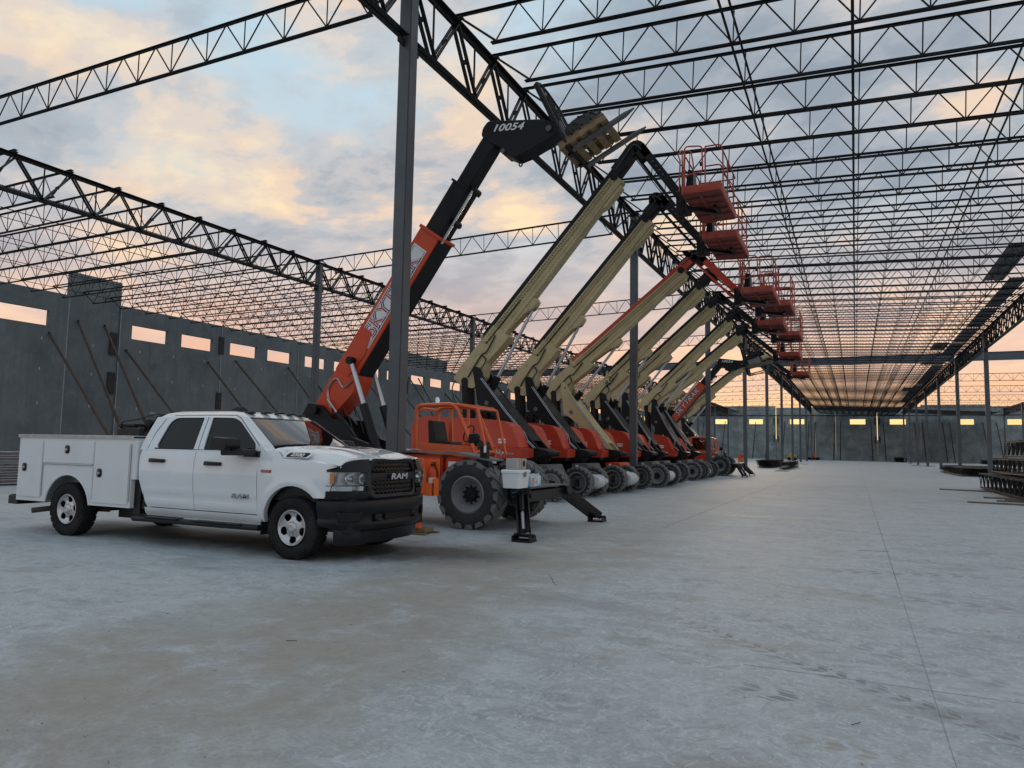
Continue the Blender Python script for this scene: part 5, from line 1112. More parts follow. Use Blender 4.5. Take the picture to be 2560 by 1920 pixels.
def roundp3(pts, r, n=5):
    pts = [Vector(p) for p in pts]; out = [pts[0]]
    for i in range(1, len(pts)-1):
        p = pts[i]; a = pts[i-1]-p; b = pts[i+1]-p; k = min(r, a.length*.45, b.length*.45); p0 = p+a.normalized()*k; p1 = p+b.normalized()*k
        for j in range(n+1): t = j/n; out.append(p0*(1-t)**2+p*2*t*(1-t)+p1*t*t)
    return out+[pts[-1]]
T1 = telehandler((-6.4, 12.8, 0), 'near orange telehandler with raised red boom, stabilisers down, behind the white truck', radians(54.7), 4.57, 6.80, radians(26), False, 'plate')
T2 = telehandler((-7.49, 46.6, 0), 'far telehandler between the last two boom lifts, red boom raised', radians(49.5), 4.6, 6.25, radians(14), True, 'letters')
# ------------------------------------------------------------------ boom lifts (face +X)
def boom_lift(X0, Y, b, e, k, bk, label, alt=False, hint=0):
    o = empty('boom_lift', (X0, Y, 0), label, 'boom lift', 'boom lifts parked in a row')
    L2 = lambda p: (p[0]-X0, p[1])
    b, e, k, bk = L2(b), L2(e), L2(k), L2(bk)
    wm = 'rim_grey'
    for x, y, sg in ((1.72, -1.05, -1), (1.72, 1.05, 1), (-1.3, -1.05, -1), (-1.3, 1.05, 1)): put_wheel(LK, o, x, y, .475, sg, x*y+hint)
    # chassis
    MB().mm((-1.75, -.55, .55), (1.05, .55, .99)).mm((1.55, -.85, .36), (1.85, .85, .60)).mm((-1.45, -.85, .36), (-1.15, .85, .60)).mm((1.0, -.30, .42), (1.6, .30, .8)).build('chassis', 'machine_black', o, bevel=.02)
    MB().prism([(.84, .70), (.80, 1.01), (1.36, 1.03), (1.52, .68), (1.30, .62)], -.62, .62).build('front_cover', 'lift_red' if alt else 'chassis_grey', o, bevel=.02)
    MB().mm((.95, -.632, .90), (1.05, -.622, .97)).build('model_label', 'decal_white', o, smooth=0)
    MB().cyl((0, 0, .995), (0, 0, 1.16), .52, seg=24).mm((-2.7, -1.1, 1.10), (.78, 1.1, 1.20)).build('turntable', 'machine_black', o, bevel=.01)
    # hoods on both sides
    hood_ = [(-2.98, 2.10), (-2.80, 2.36), (-2.4, 2.42), (-.4, 2.33), (.22, 2.25), (.42, 2.16), (.52, 2.02), (.74, 1.50), (-2.95, 1.56)]
    band = [(-2.97, 1.555), (.75, 1.495), (.90, 1.47), (.88, 1.20), (-.05, 1.17), (-2.9, 1.24)]
    for sg in (-1, 1):
        ya, yb_ = sorted((sg*1.19, sg*.46)); yl, yh = sorted((sg*1.22, sg*.46))
        hd = MB().prism(roundpoly(hood_, [.1, .1, .1, .1, .12, .1, .1, .02, .02], 3), ya, yb_).build('hood', 'lift_red', o, bevel=.05, seg=3, smooth=40)
        MB().prism(band, yl, yh).build('lower_panel', 'lift_red', o, bevel=.02, seg=2)
        if sg < 0:
            for z in (1.70, 1.62): MB().mm((.06, -1.195, z), (.30, -1.191, z+.055)).build('warning_label', 'decal_white', hd, smooth=0)
            text('panel_script', 'Sky', .17, basis((.12, -1.224, 1.355), (1, 0, -.02), (0, 0, 1)), 'gloss_black', o, .002, .35, 1.2, .004)
            text('panel_script', 'Sky', .17, basis((.115, -1.226, 1.36), (1, 0, -.02), (0, 0, 1)), 'decal_white', o, .002, .35, 1.2, .0)
            text('panel_letters', 'POWER', .075, basis((.42, -1.224, 1.315), (1, 0, -.02), (0, 0, 1)), 'gloss_black', o, .003, .2, 1.25, .004)
            text('panel_letters_white', 'POWER', .075, basis((.415, -1.227, 1.318), (1, 0, -.02), (0, 0, 1)), 'decal_white', o, .002, .2, 1.25, -.001)
            MB().prism([(-2.2, 2.0), (-1.2, 1.98), (-1.3, 1.75), (-2.2, 1.75)], -1.195, -1.188).build('hood_recess', 'lift_red', hd, bevel=.003)
    # tower arm
    sh_ = b[0]+2.07; dz = b[1]-3.59
    am = 'cream' if alt else 'machine_black'
    def wp(p): t = max(0, min(1, (p[1]-1.25)/2.7)); return (p[0]+sh_*t, p[1]+dz*t)
    arm = roundpoly([wp(p) for p in ((-1.27, 3.86), (-1.20, 4.0), (-1.06, 3.96), (-.78, 3.44), (.05, 2.5), (.78, 1.72), (1.06, 1.44), (1.06, 1.20), (.58, 1.06), (.52, 1.45), (.18, 2.02), (-.28, 2.26), (-.72, 2.60), (-1.07, 2.82), (-1.17, 3.4))], .05, 2)
    for ya, yb_ in ((-.42, -.30), (.30, .42)): MB().prism(arm, ya, yb_).build('tower_arm', am, o, bevel=.01)
    mid = [wp(p) for p in ((-.95, 3.5), (-.80, 3.44), (.05, 2.5), (.78, 1.72), (.6, 1.55), (-.1, 2.3))]
    MB().prism(mid, -.30, .30).build('tower_arm_web', am, o)
    MB().prism([(.50, 1.08), (.55, 1.55), (.95, 1.50), (1.20, 1.46), (1.36, 1.40), (1.34, 1.28), (1.05, 1.20), (.9, 1.02)], -.46, .46).build('tower_bracket', 'machine_black', o, bevel=.02)
    MB().cyl((.78, -.475, 1.30), (.78, .475, 1.30), .05).build('bracket_pin', 'chassis_grey', o)
    q = wp((-.75, 2.85)); MB().lathe([(.0, -.012), (.075, -.012), (.075, .0)], (q[0], -.422, q[1]), 'y', 14).build('arm_boss', 'chassis_grey', o)
    for dx in (0, .055): MB().tube([(*wp((-.98+dx, 3.62))[:1], -.435, wp((-.98+dx, 3.62))[1]), (wp((-.08+dx, 2.55))[0], -.435, wp((-.08+dx, 2.55))[1]), (wp((.50+dx, 1.95))[0], -.435, wp((.5+dx, 1.95))[1]), (.62+dx, -.44, 1.72), (.86+dx, -.44, 1.50)], .011, 5).build('hydraulic_line', 'cylinder_rod', o)
    # upright links
    for y in (-.20, .20):
        t_ = (b[0]+.42, b[1]-.02); MB().beam((t_[0], y, t_[1]+.02), (t_[0]+.10, y, 2.0), .10, .20, up=(1, 0, 0)).cyl((t_[0], y-.06, t_[1]), (t_[0], y+.06, t_[1]), .11, seg=14).build('upright_link', 'machine_black', o, bevel=.008)
    hose([(b[0]+.12, -.28, b[1]), (b[0]+.02, -.30, b[1]-.25), (b[0]+.12, -.30, b[1]-.6), (b[0]+.3, -.25, b[1]-.9)], .02, 'hose', o)
    for kx in range(4): hose([(-1.2+kx*.18, -.3, 2.35), (-1.15+kx*.18, -.36, 2.55+.06*(kx % 2)), (-1.0+kx*.18, -.34, 2.5), (-.95+kx*.18, -.3, 2.3)], .016, 'hose', o)
    MB().mm((-1.05, -.28, 2.3), (-.75, .28, 2.75)).build('valve_block', 'machine_black', o, bevel=.02)
    # main boom
    a0 = atan2(5.81, 4.89); dx, dz2 = e[0]-(b[0]+.23), e[1]-(b[1]+.42); a1 = atan2(dz2, dx); Lb = sqrt(dx*dx+dz2*dz2)
    u = (cos(a1), sin(a1)); n = (sin(a1), -cos(a1)); o0 = (b[0]+.23, b[1]+.42)
    def Bp(s, d): return (o0[0]+u[0]*s+n[0]*d, o0[1]+u[1]*s+n[1]*d)
    ua, na = (cos(a0), sin(a0)), (sin(a0), -cos(a0))
    def rel(p): # reference base outline -> boom axes
        vx, vz = p[0]-.23, p[1]-.42; s = vx*ua[0]+vz*ua[1]; d = vx*na[0]+vz*na[1]; return Bp(s, d)
    base = [rel(p) for p in ((.0, .05), (.23, .42), (1.10, 1.45), (1.36, 1.75), (1.92, 1.38), (1.62, 1.02), (1.15, .54), (1.08, .10), (.74, -.25), (.34, -.19))]
    bm_ = MB().prism(roundpoly(base, [.06, .05, .02, .02, .05, .02, .10, .05, .08, .06], 3), -.21, .21).build('main_boom', 'cream', o, bevel=.012)
    s0 = 1.30
    MB().prism([Bp(s0, .02), Bp(Lb, .02), Bp(Lb, .40), Bp(Lb-.9, .40), Bp(s0+.7, .50), Bp(s0, .50)], -.19, .19).build('boom_length', 'cream', bm_, bevel=.012)
    MB().prism([Bp(s0+.5, .47), Bp(s0+1.85, .44), Bp(s0+1.95, .52), Bp(s0+1.9, .66), Bp(s0+1.65, .70), Bp(s0+1.35, .58), Bp(s0+.7, .52)], -.16, .16).build('cylinder_lug', 'cream', bm_, bevel=.012)
    MB().prism([Bp(Lb-1.1, .40), Bp(Lb-.1, .40), Bp(Lb-.15, .50), Bp(Lb-.85, .50)], -.15, .15).build('boom_nose_block', 'cream', bm_, bevel=.01)
    MB().prism([Bp(s0+.1, .30), Bp(Lb-.05, .30), Bp(Lb-.05, .335), Bp(s0+.1, .335)], -.205, -.188).build('boom_edge_rib', 'cream', bm_, smooth=0)
    MB().prism([Bp(s0-.05, -.11), Bp(Lb+.45, -.11), Bp(Lb+.45, .20), Bp(Lb, .20), Bp(Lb, .10), Bp(s0-.05, .10)], -.185, .16).build('fly_boom', 'lift_red' if alt else 'machine_black', bm_, bevel=.01)
    for s_, d_, r in ((.62, .13, .055), (1.22, .16, .075), (.22, .30, .05)): MB().lathe([(r, 0), (r, -.008), (r*.8, -.012), (0, -.010)], (Bp(s_, d_)[0], -.209, Bp(s_, d_)[1]), 'y', 14).build('boom_boss', 'cream', bm_)
    # power track
    pt_ = MB(); s = s0+.05; i = 0
    while s < Lb-.15:
        for d in (.08, .185):
            p0, p1 = Bp(s, d), Bp(s+.062, d+.012*(1 if i % 2 else -1)); pt_.beam((p0[0], -.212, p0[1]), (p1[0], -.212, p1[1]), .034, .040, up=(0, 1, 0))
        p0, p1 = Bp(s+.02, .08), Bp(s+.02, .185); pt_.beam((p0[0], -.222, p0[1]), (p1[0], -.222, p1[1]), .02, .03, up=(0, 1, 0)); s += .085; i += 1
    po = pt_.build('power_track', 'track_steel', bm_, smooth=0); po['kind'] = 'stuff'
    lp = [Bp(s0-.02+.13*cos(t), .06+.13*sin(t)) for t in [pi*.5+pi*i/10 for i in range(11)]]
    MB().tube([(x, -.225, z) for x, z in lp], .04, 6).build('track_loop', 'track_steel', bm_)
    MB().prism([Bp(s0-.15, .20), Bp(s0+1.6, .20), Bp(s0+1.6, .225), Bp(s0-.15, .23)], -.235, -.195).build('track_tray', 'machine_black', bm_, smooth=0)
    q0, q1 = Bp(Lb-.75, .20), Bp(Lb-.35, .20)
    if hint in (4, 5, 6): text('boom_letters', 'HC3', .2, basis((*Bp(Lb-.55, .10)[:1], -.215, Bp(Lb-.55, .10)[1]), (u[0], 0, u[1]), (-n[0], 0, -n[1])), 'gloss_black', bm_, .002, .1, 1.1, .006)
    text('maker_letters', 'JLG', .26, basis((Bp(1.02, .30)[0], -.212, Bp(1.02, .30)[1]), (u[0], 0, u[1]), (-n[0], 0, -n[1])), 'gloss_black', bm_, .002, .15, 1.1, .012) if hint in (4, 8) else None
    hose([(Bp(-.05, .45)[0], -.23, Bp(-.05, .45)[1]), (Bp(.3, .40)[0], -.24, Bp(.3, .40)[1]), (Bp(.8, .35)[0], -.25, Bp(.8, .35)[1]), (Bp(1.0, .42)[0], -.26, Bp(1.0, .42)[1]), (Bp(1.55, .30)[0], -.25, Bp(1.55, .30)[1])], .022, 'hose', bm_)
    hose([(Bp(.8, .36)[0], -.25, Bp(.8, .36)[1]), (Bp(.75, .60)[0], -.27, Bp(.75, .60)[1]), (wp((-1.1, 3.75))[0], -.43, wp((-1.1, 3.75))[1])], .022, 'hose', bm_)
    # lift cylinder
    lc0 = V(wp((-.80, 3.30))[0], 0, wp((-.8, 3.30))[1]); lc1 = V(Bp(s0+1.72, .62)[0], 0, Bp(s0+1.72, .62)[1]); d = (lc1-lc0).normalized()
    MB().cyl(lc0-d*.5, lc0+d*.45, .12, seg=14).build('lift_cylinder', 'machine_black', o); MB().cyl(lc0+d*.45, lc1-d*.12, .052, seg=12).build('cylinder_rod', 'cylinder_rod', o); MB().cyl(lc1-d*.14, lc1, .07, seg=10).build('rod_end', 'machine_black', o)
    # knuckle and jib
    e2 = Bp(Lb+.15, .10); kk = (k[0], k[1]-.20); J = (bk[0]-.22, bk[1]+.16)
    ks = MB(); path = [Bp(Lb-.1, .12), Bp(Lb+.35, .10), ((e2[0]+kk[0])/2-.05, (e2[1]+kk[1])/2+.16), kk]
    d_ = (Vector((J[0]-kk[0], J[1]-kk[1]))).normalized(); nn = Vector((d_.y, -d_.x))
    ctl = [Vector(Bp(Lb+.10, .04)), Vector(Bp(Lb+.55, .03)), Vector(kk)-Vector(u)*.10, Vector(kk)+d_*.16, Vector(kk)+d_*.50]
    arc = []
    for i in range(4):
        p0, p1, p2, p3 = [ctl[max(0, min(4, q_))] for q_ in (i-1, i, i+1, i+2)]
        for j in range(5): t = j/5; arc.append(.5*((2*p1)+(-p0+p2)*t+(2*p0-5*p1+4*p2-p3)*t*t+(-p0+3*p1-3*p2+p3)*t**3))
    arc.append(ctl[-1])
    R_ = []
    for i, p in enumerate(arc):
        a_ = arc[max(0, i-1)]; c_ = arc[min(len(arc)-1, i+1)]; t_ = (c_-a_).normalized(); m_ = Vector((-t_.y, t_.x)); w_ = .22-.03*i/len(arc)
        R_.append([(p.x+m_.x*h_, y, p.y+m_.y*h_) for h_, y in ((w_, -.15), (w_, .15), (-w_*.8, .15), (-w_*.8, -.15))])
    MB().loft(R_).build('knuckle', 'machine_black', o, bevel=.01)
    cv = MB().tube([(p.x-.02, -.17, p.y+.05) for p in arc[:-3]], .03, 6).build('knuckle_hoses', 'hose', o, smooth=60)
    kp = Bp(Lb-.05, .12); MB().cyl((kp[0], -.24, kp[1]), (kp[0], .24, kp[1]), .12, seg=16).build('knuckle_pin', 'machine_black', o)
    jm = 'lift_red' if alt else 'machine_black'
    kv, jv = Vector(kk)+d_*.1, Vector(J)
    pl_ = Vector((-nn.x, -nn.y)) if nn.x > 0 else nn
    up_ = nn if nn.x > 0 else -nn          # towards the basket side
    def JV(t, h_, y): p = kv+(jv-kv)*t+up_*h_; return V(p.x, y, p.y)
    MB().beam(JV(0, .08, 0), JV(1, .08, 0), .24, .30, up=(0, 1, 0)).build('jib', jm, o, bevel=.012)
    MB().beam(JV(.04, -.20, -.05), JV(.97, -.20, -.05), .06, .08, up=(0, 1, 0)).beam(JV(.04, -.16, .08), JV(.97, -.16, .08), .04, .05, up=(0, 1, 0)).build('jib_link', jm if alt else 'machine_black', o, smooth=0)
    for t in (.30, .38, .46, .54): MB().lathe([(.03, -.004), (0, -.004)], (JV(t, .08, 0).x, -.152, JV(t, .08, 0).z), 'y', 10).build('jib_hole', 'chassis_grey', o, smooth=0)
    # basket
    x0, x1, y0, y1, z0 = bk[0], bk[0]+1.06, -1.22, 1.50, bk[1]
    MB().mm((J[0]-.14, -.18, J[1]-.35), (J[0]+.10, .18, J[1]+.25)).mm((J[0]+.05, -.30, J[1]-.30), (J[0]+.22, .30, J[1]-.12)).cyl((J[0]+.02, -.22, J[1]), (J[0]+.02, .22, J[1]), .10).build('basket_mount', 'machine_black', o, bevel=.02)
    bs = MB().loft([[(x, y, z) for x, y in roundpoly([(x0+i_, y0+i_), (x1-i_, y0+i_), (x1-i_, y1-i_), (x0+i_, y1-i_)], .09, 4)] for z, i_ in ((z0, .02), (z0+.03, 0), (z0+.20, 0))], cap=False).build('basket', 'basket_red', o, smooth=40)
    MB().loft([[(x, y, z) for x, y in roundpoly([(x0+.02, y0+.02), (x1-.02, y0+.02), (x1-.02, y1-.02), (x0+.02, y1-.02)], .08, 4)] for z in (z0+.004, z0+.03)]).build('basket_floor', 'basket_floor', bs)
    rb = MB()
    for y in (-.75, -.25, .25, .75): rb.mm((x0+.06, y-.03, z0-.05), (x1-.06, y+.03, z0+.003))
    rb.mm((x0+.45, y0+.1, z0-.04), (x0+.52, y1-.1, z0-.001)).build('floor_rib', 'basket_floor', bs, smooth=0)
    MB().beam((x0-.05, -.35, z0-.09), (x0+.75, .45, z0-.09), .10, .09).beam((x0+.75, .45, z0-.09), (x0+.72, -.2, z0-.09), .08, .08).build('basket_arm', 'machine_black', bs, smooth=0)
    rl = MB(); zr, zm, zk = z0+1.22, z0+.68, z0+.20
    def rect(z, xa, xb, ya, yb_): return roundp3([(xa, ya, z), (xb, ya, z), (xb, yb_, z), (xa, yb_, z)], .12)
    m_ = .025
    rl.tube(roundp3([(x0+m_+.62, y0+m_, zr), (x1-m_, y0+m_, zr), (x1-m_, y1-m_, zr), (x0+m_, y1-m_, zr), (x0+m_, y0+.55, zr)], .12), .021, 7)
    rl.tube(roundp3([(x0+m_+.62, y0+m_, zm), (x1-m_, y0+m_, zm), (x1-m_, y1-m_, zm), (x0+m_, y1-m_, zm), (x0+m_, y0+.55, zm)], .12), .021, 7)
    for x, y in ((x0+m_+.62, y0+m_), (x1-m_, y0+.45), (x1-m_, 0), (x1-m_, y1-.45), (x0+.5, y1-m_), (x0+m_, .45), (x0+m_, y1-.25), (x0+m_, -.2)): rl.tube([(x, y, zk-.05), (x, y, zr)], .021, 7)
    rl.build('basket_rail', 'basket_red', bs, smooth=60)
    gt = MB().tube(roundp3([(x0+.10, y0+m_, zk), (x0+.10, y0+m_, zr+.02), (x0+.16, y0+m_, zr+.08), (x0+.56, y0+m_, zr+.03), (x0+.58, y0+m_, zk+.35), (x0+.12, y0+m_, zk+.30)], .10), .021, 7)
    gt.build('basket_gate', 'basket_red', bs, smooth=60)
    con = MB().tube(roundp3([(x0-.02, y0+.30, zk-.1), (x0-.02, y0+.30, zr+.1), (x0+.22, y0+.30, zr+.05), (x0+.28, y0+.35, zm+.15), (x0+.10, y0+.4, zk)], .08), .02, 6).tube(roundp3([(x0-.05, y0+.05, zk-.1), (x0-.02, y0+.05, zm+.3), (x0-.10, y0+.1, zm+.45), (x0-.02, y0+.3, zr+.12)], .08), .02, 6).tube([(x0+.02, y0+.2, zk), (x0+.06, y0+.25, zr)], .03, 6)
    con.build('console_guard', 'basket_red', bs, smooth=60)
    MB().prism([(x0+.08, zk-.02), (x0+.34, zk-.02), (x0+.30, zm), (x0+.16, zm+.06)], y0+.18, y0+.55).build('control_box', 'machine_black', bs, bevel=.02)
    MB().mm((x0+.30, y0+.17, zk), (x0+.36, y0+.179, zm-.05)).build('manual_pouch', 'rim_grey', bs, smooth=0)
    MB().lathe([(.0, -.03), (.055, -.03), (.06, .02), (0, .03)], (x0+.52, y0+.12, zm+.12), 'x', 12).build('work_lamp', 'machine_black', bs)
    hose([(J[0], -.2, J[1]-.1), (J[0]+.05, -.45, J[1]+.25), (x0-.06, y0+.15, z0+.35), (x0, y0+.15, z0+.15)], .018, 'hose', bs); hose([(J[0]-.1, -.2, J[1]+.1), (J[0]-.05, -.5, J[1]+.2), (J[0]+.1, -.4, J[1]-.1), (J[0]+.1, -.2, J[1]-.3)], .018, 'hose', bs)
    return o
LIFTS = [  # X0, Y, boom base, boom end, knuckle, basket corner
    (-9.45, 20.0, (-11.52, 3.59), (-6.30, 9.62), (-5.60, 10.59), (-4.07, 8.33), 'boom lift nearest the telehandler, its basket the highest and largest in view', False, 1),
    (-9.30, 23.1, (-11.13, 3.57), (-6.18, 9.26), (-5.79, 10.10), (-4.11, 7.95), 'second boom lift of the row with black fly boom, grey front cover and wrapped axle', False, 2),
    (-9.20, 26.35, (-11.08, 3.67), (-5.70, 8.25), (-5.19, 8.93), (-3.43, 6.89), 'third boom lift of the row, the one with red jib and cream tower arm', True, 3),
    (-8.95, 30.0, (-10.73, 3.53), (-5.75, 8.40), (-5.35, 9.12), (-3.15, 7.10), 'fourth boom lift of the row, partly hidden by the second column', False, 4),
    (-9.23, 33.2, (-10.67, 3.80), (-5.85, 8.22), (-5.57, 8.81), (-3.68, 6.92), 'fifth boom lift of the row, just behind the second column', False, 5),
    (-9.15, 37.9, (-10.45, 3.80), (-5.78, 8.35), (-5.56, 8.81), (-3.33, 7.15), 'sixth boom lift of the row with a grey faced front wheel', False, 6),
    (-9.25, 41.4, (-10.83, 3.80), (-5.78, 8.16), (-5.66, 8.60), (-3.59, 6.60), 'seventh boom lift of the row, right before the far telehandler', False, 7),
    (-9.90, 51.0, (-11.80, 3.42), (-6.70, 7.66), (-5.81, 8.40), (-3.66, 6.53), 'last boom lift, standing behind the far telehandler', False, 8)]
for a in LIFTS: boom_lift(*a)
# plastic bags wrapped over axle ends
def wrap(x, y, z, sx_, sy_, sz_, lb):
    b = MB(); rings = []
    for i in range(9):
        t = i/8; k = .75+.25*sin(pi*t)+random.uniform(-.05, .05); rings.append([(x+cos(a)*sx_*k*(1+random.uniform(-.12, .12)), y+(t-.5)*sy_, z+sin(a)*sz_*k*(1+random.uniform(-.12, .12))-.04*sin(pi*t)) for a in [2*pi*j/14 for j in range(14)]])
    tag(b.loft(rings).build('plastic_wrap', 'plastic_wrap', smooth=60), lb, 'plastic wrap', 'plastic wrapped axles')
wrap(-7.35, 21.75, .52, .28, .95, .22, 'grey plastic wrapped bundle between the first and second boom lift wheels')
wrap(-7.25, 24.9, .52, .30, 1.0, .24, 'grey plastic wrapped bundle between the second and third boom lift wheels')
wrap(-7.05, 30.0, .48, .26, 1.0, .22, 'grey plastic wrapped axle between the fourth boom lift wheels')
wrap(-7.3, 39.9, .46, .22, .8, .2, 'grey plastic wrapped bundle beside the sixth boom lift wheels')
# ------------------------------------------------------------------ loads on the telehandlers
pal = empty('pallet', (-4.45, 12.66, 7.32), 'wooden pallet tilted on the raised forks of the near telehandler', 'pallet'); pal.rotation_euler = (0, -radians(26), 0)
for y in (-.44, 0, .44): MB().mm((-.50, y-.03, .02), (.50, y+.03, .125)).build('stringer', 'wood_pine', pal, bevel=.004)
for x in (-.44, -.26, -.09, .09, .26, .44):
    MB().mm((x-.06, -.48, .127), (x+.06, .48, .145)).build('top_board', 'wood_pine', pal, smooth=0)
for x in (-.44, -.22, 0, .22, .44): MB().mm((x-.065, -.48, 0), (x+.065, .48, .018)).build('bottom_board', 'wood_pine', pal, smooth=0)
coil = empty('cable_coil', (-4.50, 12.62, 7.45), 'coil of black cable lying on the raised pallet', 'cable coil'); coil.rotation_euler = (0, -radians(26), 0)
cc = MB(); pts = []
for i in range(9*22):
    t = 2*pi*i/22; r = .36+.05*sin(i*.37)+random.uniform(-.012, .012); pts.append((r*cos(t), r*1.0*sin(t), .03+.26*((i*.618) % 1.0)))
cc.tube(pts, .021, 6).build('cable', 'cable_black', coil, smooth=60); MB().lathe([(.30, 0), (.40, .02), (.43, .14), (.40, .26), (.30, .28), (.30, 0)], (0, 0, 0), 'z', 24).build('coil_body', 'cable_black', coil)
gp = empty('generator', (-5.45, 46.6, 6.86), 'small pale generator on a plank bundle carried on the far telehandler forks', 'generator'); gp.rotation_euler = (0, -radians(14), 0)
MB().mm((-.40, -.30, .06), (.35, .30, .40)).build('case', 'rim_grey', gp, bevel=.03)
MB().tube(roundp3([(-.42, -.33, 0), (-.42, -.33, .46), (.40, -.33, .46), (.40, -.33, 0)], .08), .02, 6).tube(roundp3([(-.42, .33, 0), (-.42, .33, .46), (.40, .33, .46), (.40, .33, 0)], .08), .02, 6).build('frame', 'machine_black', gp, smooth=60)
MB().cyl((.42, -.2, .3), (.9, .1, .42), .14).build('cable_roll', 'cream', gp)
pk = empty('plank_bundle', (-5.65, 46.6, 6.76), 'grey planks lying across the far telehandler forks', 'planks'); pk.rotation_euler = (0, -radians(14), 0)
for i, y in enumerate((-.5, -.25, 0, .25, .5)): MB().mm((-.55, y-.11, 0), (1.2+.05*(i % 2), y+.11, .05)).build('plank', 'wood_old', pk, smooth=0)
# ------------------------------------------------------------------ things by the stabiliser
ZD = .803
c = tag(empty('cooler', (-5.36, 11.42, ZD)), 'white cooler box standing on the telehandler stabiliser beam', 'cooler')
MB().loft([[(x, y, z) for x, y in roundpoly([(-.17-i_, -.20-i_), (.17+i_, -.20-i_), (.17+i_, .26+i_), (-.17-i_, .26+i_)], .04, 3)] for z, i_ in ((0, -.02), (.26, 0))]).build('tub', 'cooler_white', c, smooth=40)
MB().loft([[(x, y, z) for x, y in roundpoly([(-.185+i_, -.215+i_), (.185-i_, -.215+i_), (.185-i_, .275-i_), (-.185+i_, .275-i_)], .04, 3)] for z, i_ in ((.262, .0), (.30, .0), (.315, .02))]).build('lid', 'cooler_white', c, smooth=40)
MB().mm((.185, -.02, .20), (.195, .06, .28)).build('latch', 'rim_grey', c, smooth=0)
mb_ = empty('metal_box', (-5.38, 11.43, ZD+.318), 'galvanised sheet metal box with a round hole lying on the white cooler', 'metal box')
MB().mm((-.11, -.12, 0), (.11, .27, .19)).build('case', 'aluminium', mb_, bevel=.006)
MB().lathe([(.0, .004), (.055, .004), (.058, .001)], (.11, .16, .10), 'x', 20).build('round_hole', 'gloss_black', mb_)
for y in (-.04, .05): MB().mm((.11, y-.003, .01), (.113, y+.003, .18)).build('seam', 'rim_grey', mb_, smooth=0)
wp_ = empty('water_pack', (-5.34, 12.00, ZD), 'plastic wrapped pack of blue labelled water bottles beside the cooler', 'water pack')
MB().loft([[(x, y, z) for x, y in roundpoly([(-.14+i_, -.24+i_), (.14-i_, -.24+i_), (.14-i_, .24-i_), (-.14+i_, .24-i_)], .05, 3)] for z, i_ in ((0, .01), (.02, 0), (.19, 0), (.21, .03))]).build('film', 'water_blue', wp_, bevel=.01)
for i in range(3):
    for j in range(5): MB().cyl((-.09+.09*i, -.18+.09*j, .205), (-.09+.09*i, -.18+.09*j, .23), .016, seg=8).build('bottle_cap', 'decal_white', wp_)
MB().mm((.141, -.19, .03), (.143, -.10, .17)).build('label', 'label_orange', wp_, smooth=0)
MB().lathe([(.0, .004), (.06, .004), (.06, .002)], (.141, .08, .11), 'x', 18).build('round_label', 'decal_white', wp_)
rg = MB(); P = [[(x*.05, y*.04, .012+.018*sin(x*1.3+y)*cos(y*1.7)+random.uniform(0, .008)) for y in range(5)] for x in range(8)]
r_ = rg.grid(P).build('rag', 'rag', smooth=60); r_.location = (-8.0, 11.78, 1.405); tag(r_, 'crumpled white rag on the telehandler deck plate', 'rag')
r_.modifiers.new('t', 'SOLIDIFY').thickness = .006
# fire extinguisher stands
def ext_stand(x, y, label, pallet=True, s=1.0):
    o = empty('extinguisher_stand', (x, y, 0), label, 'fire extinguisher stand', 'orange extinguisher stands'); zo = .10 if pallet else 0
    if pallet:
        for yy in (-.22, .18): MB().mm((-.36, yy-.04, .0), (.36, yy+.04, .03)).build('base_slat', 'wood_pine', o, smooth=0)
        MB().mm((-.30, -.16, .03), (.30, .12, .10)).build('base_block', 'wood_pine', o, bevel=.006)
        for xx in (-.13, .07): MB().mm((xx-.02, -.18, .102), (xx+.12, -.08, .14)).build('cleat', 'safety_orange', o, smooth=0)
    MB().mm((.06, -.05, zo), (.12, .02, zo+1.10)).build('post', 'safety_orange', o, bevel=.004)
    MB().prism(roundpoly([(-.02, .66), (-.02, .74), (.05, 1.30), (.17, 1.30), (.24, 1.05), (.24, .66)], .01, 2), -.09, -.075).build('board', 'safety_orange', o)
    MB().mm((.245, -.09, .66), (.40, -.075, .87)).mm((.385, -.09, .66), (.40, .12, .95)).mm((-.02, .10, .66), (.40, .115, 1.28)).mm((-.02, -.09, .65), (.40, .115, .66)).build('tray', 'safety_orange', o, smooth=0)
    e_ = empty('fire_extinguisher', (x+.31, y+.02, .66), 'fire extinguisher in the '+' '.join(label.split()[:11]), 'fire extinguisher', 'fire extinguishers')
    MB().lathe([(0, 0), (.065, 0), (.07, .03), (.07, .38), (.05, .43), (.02, .46), (.02, .50)], (0, 0, 0), 'z', 16).build('cylinder', 'tele_red', e_, smooth=40)
    MB().lathe([(.0705, .16), (.0708, .16), (.0708, .30), (.0705, .30)], (0, 0, 0), 'z', 16).build('label', 'decal_white', e_)
    MB().mm((-.02, -.03, .50), (.02, .06, .53)).mm((-.012, -.02, .54), (.012, .09, .56)).build('valve', 'machine_black', e_)
    hose([(.0, .03, .51), (.05, .06, .45), (.075, .05, .30), (.075, .03, .15)], .012, 'hose', e_)
ext_stand(-6.92, 10.70, 'orange wooden stand on a small timber base by the truck nose')
ext_stand(-8.7, 61.6, 'orange stand beside the third column past the far telehandler', False)
ext_stand(-7.6, 160.5, 'tiny orange stand near the far end wall', False)
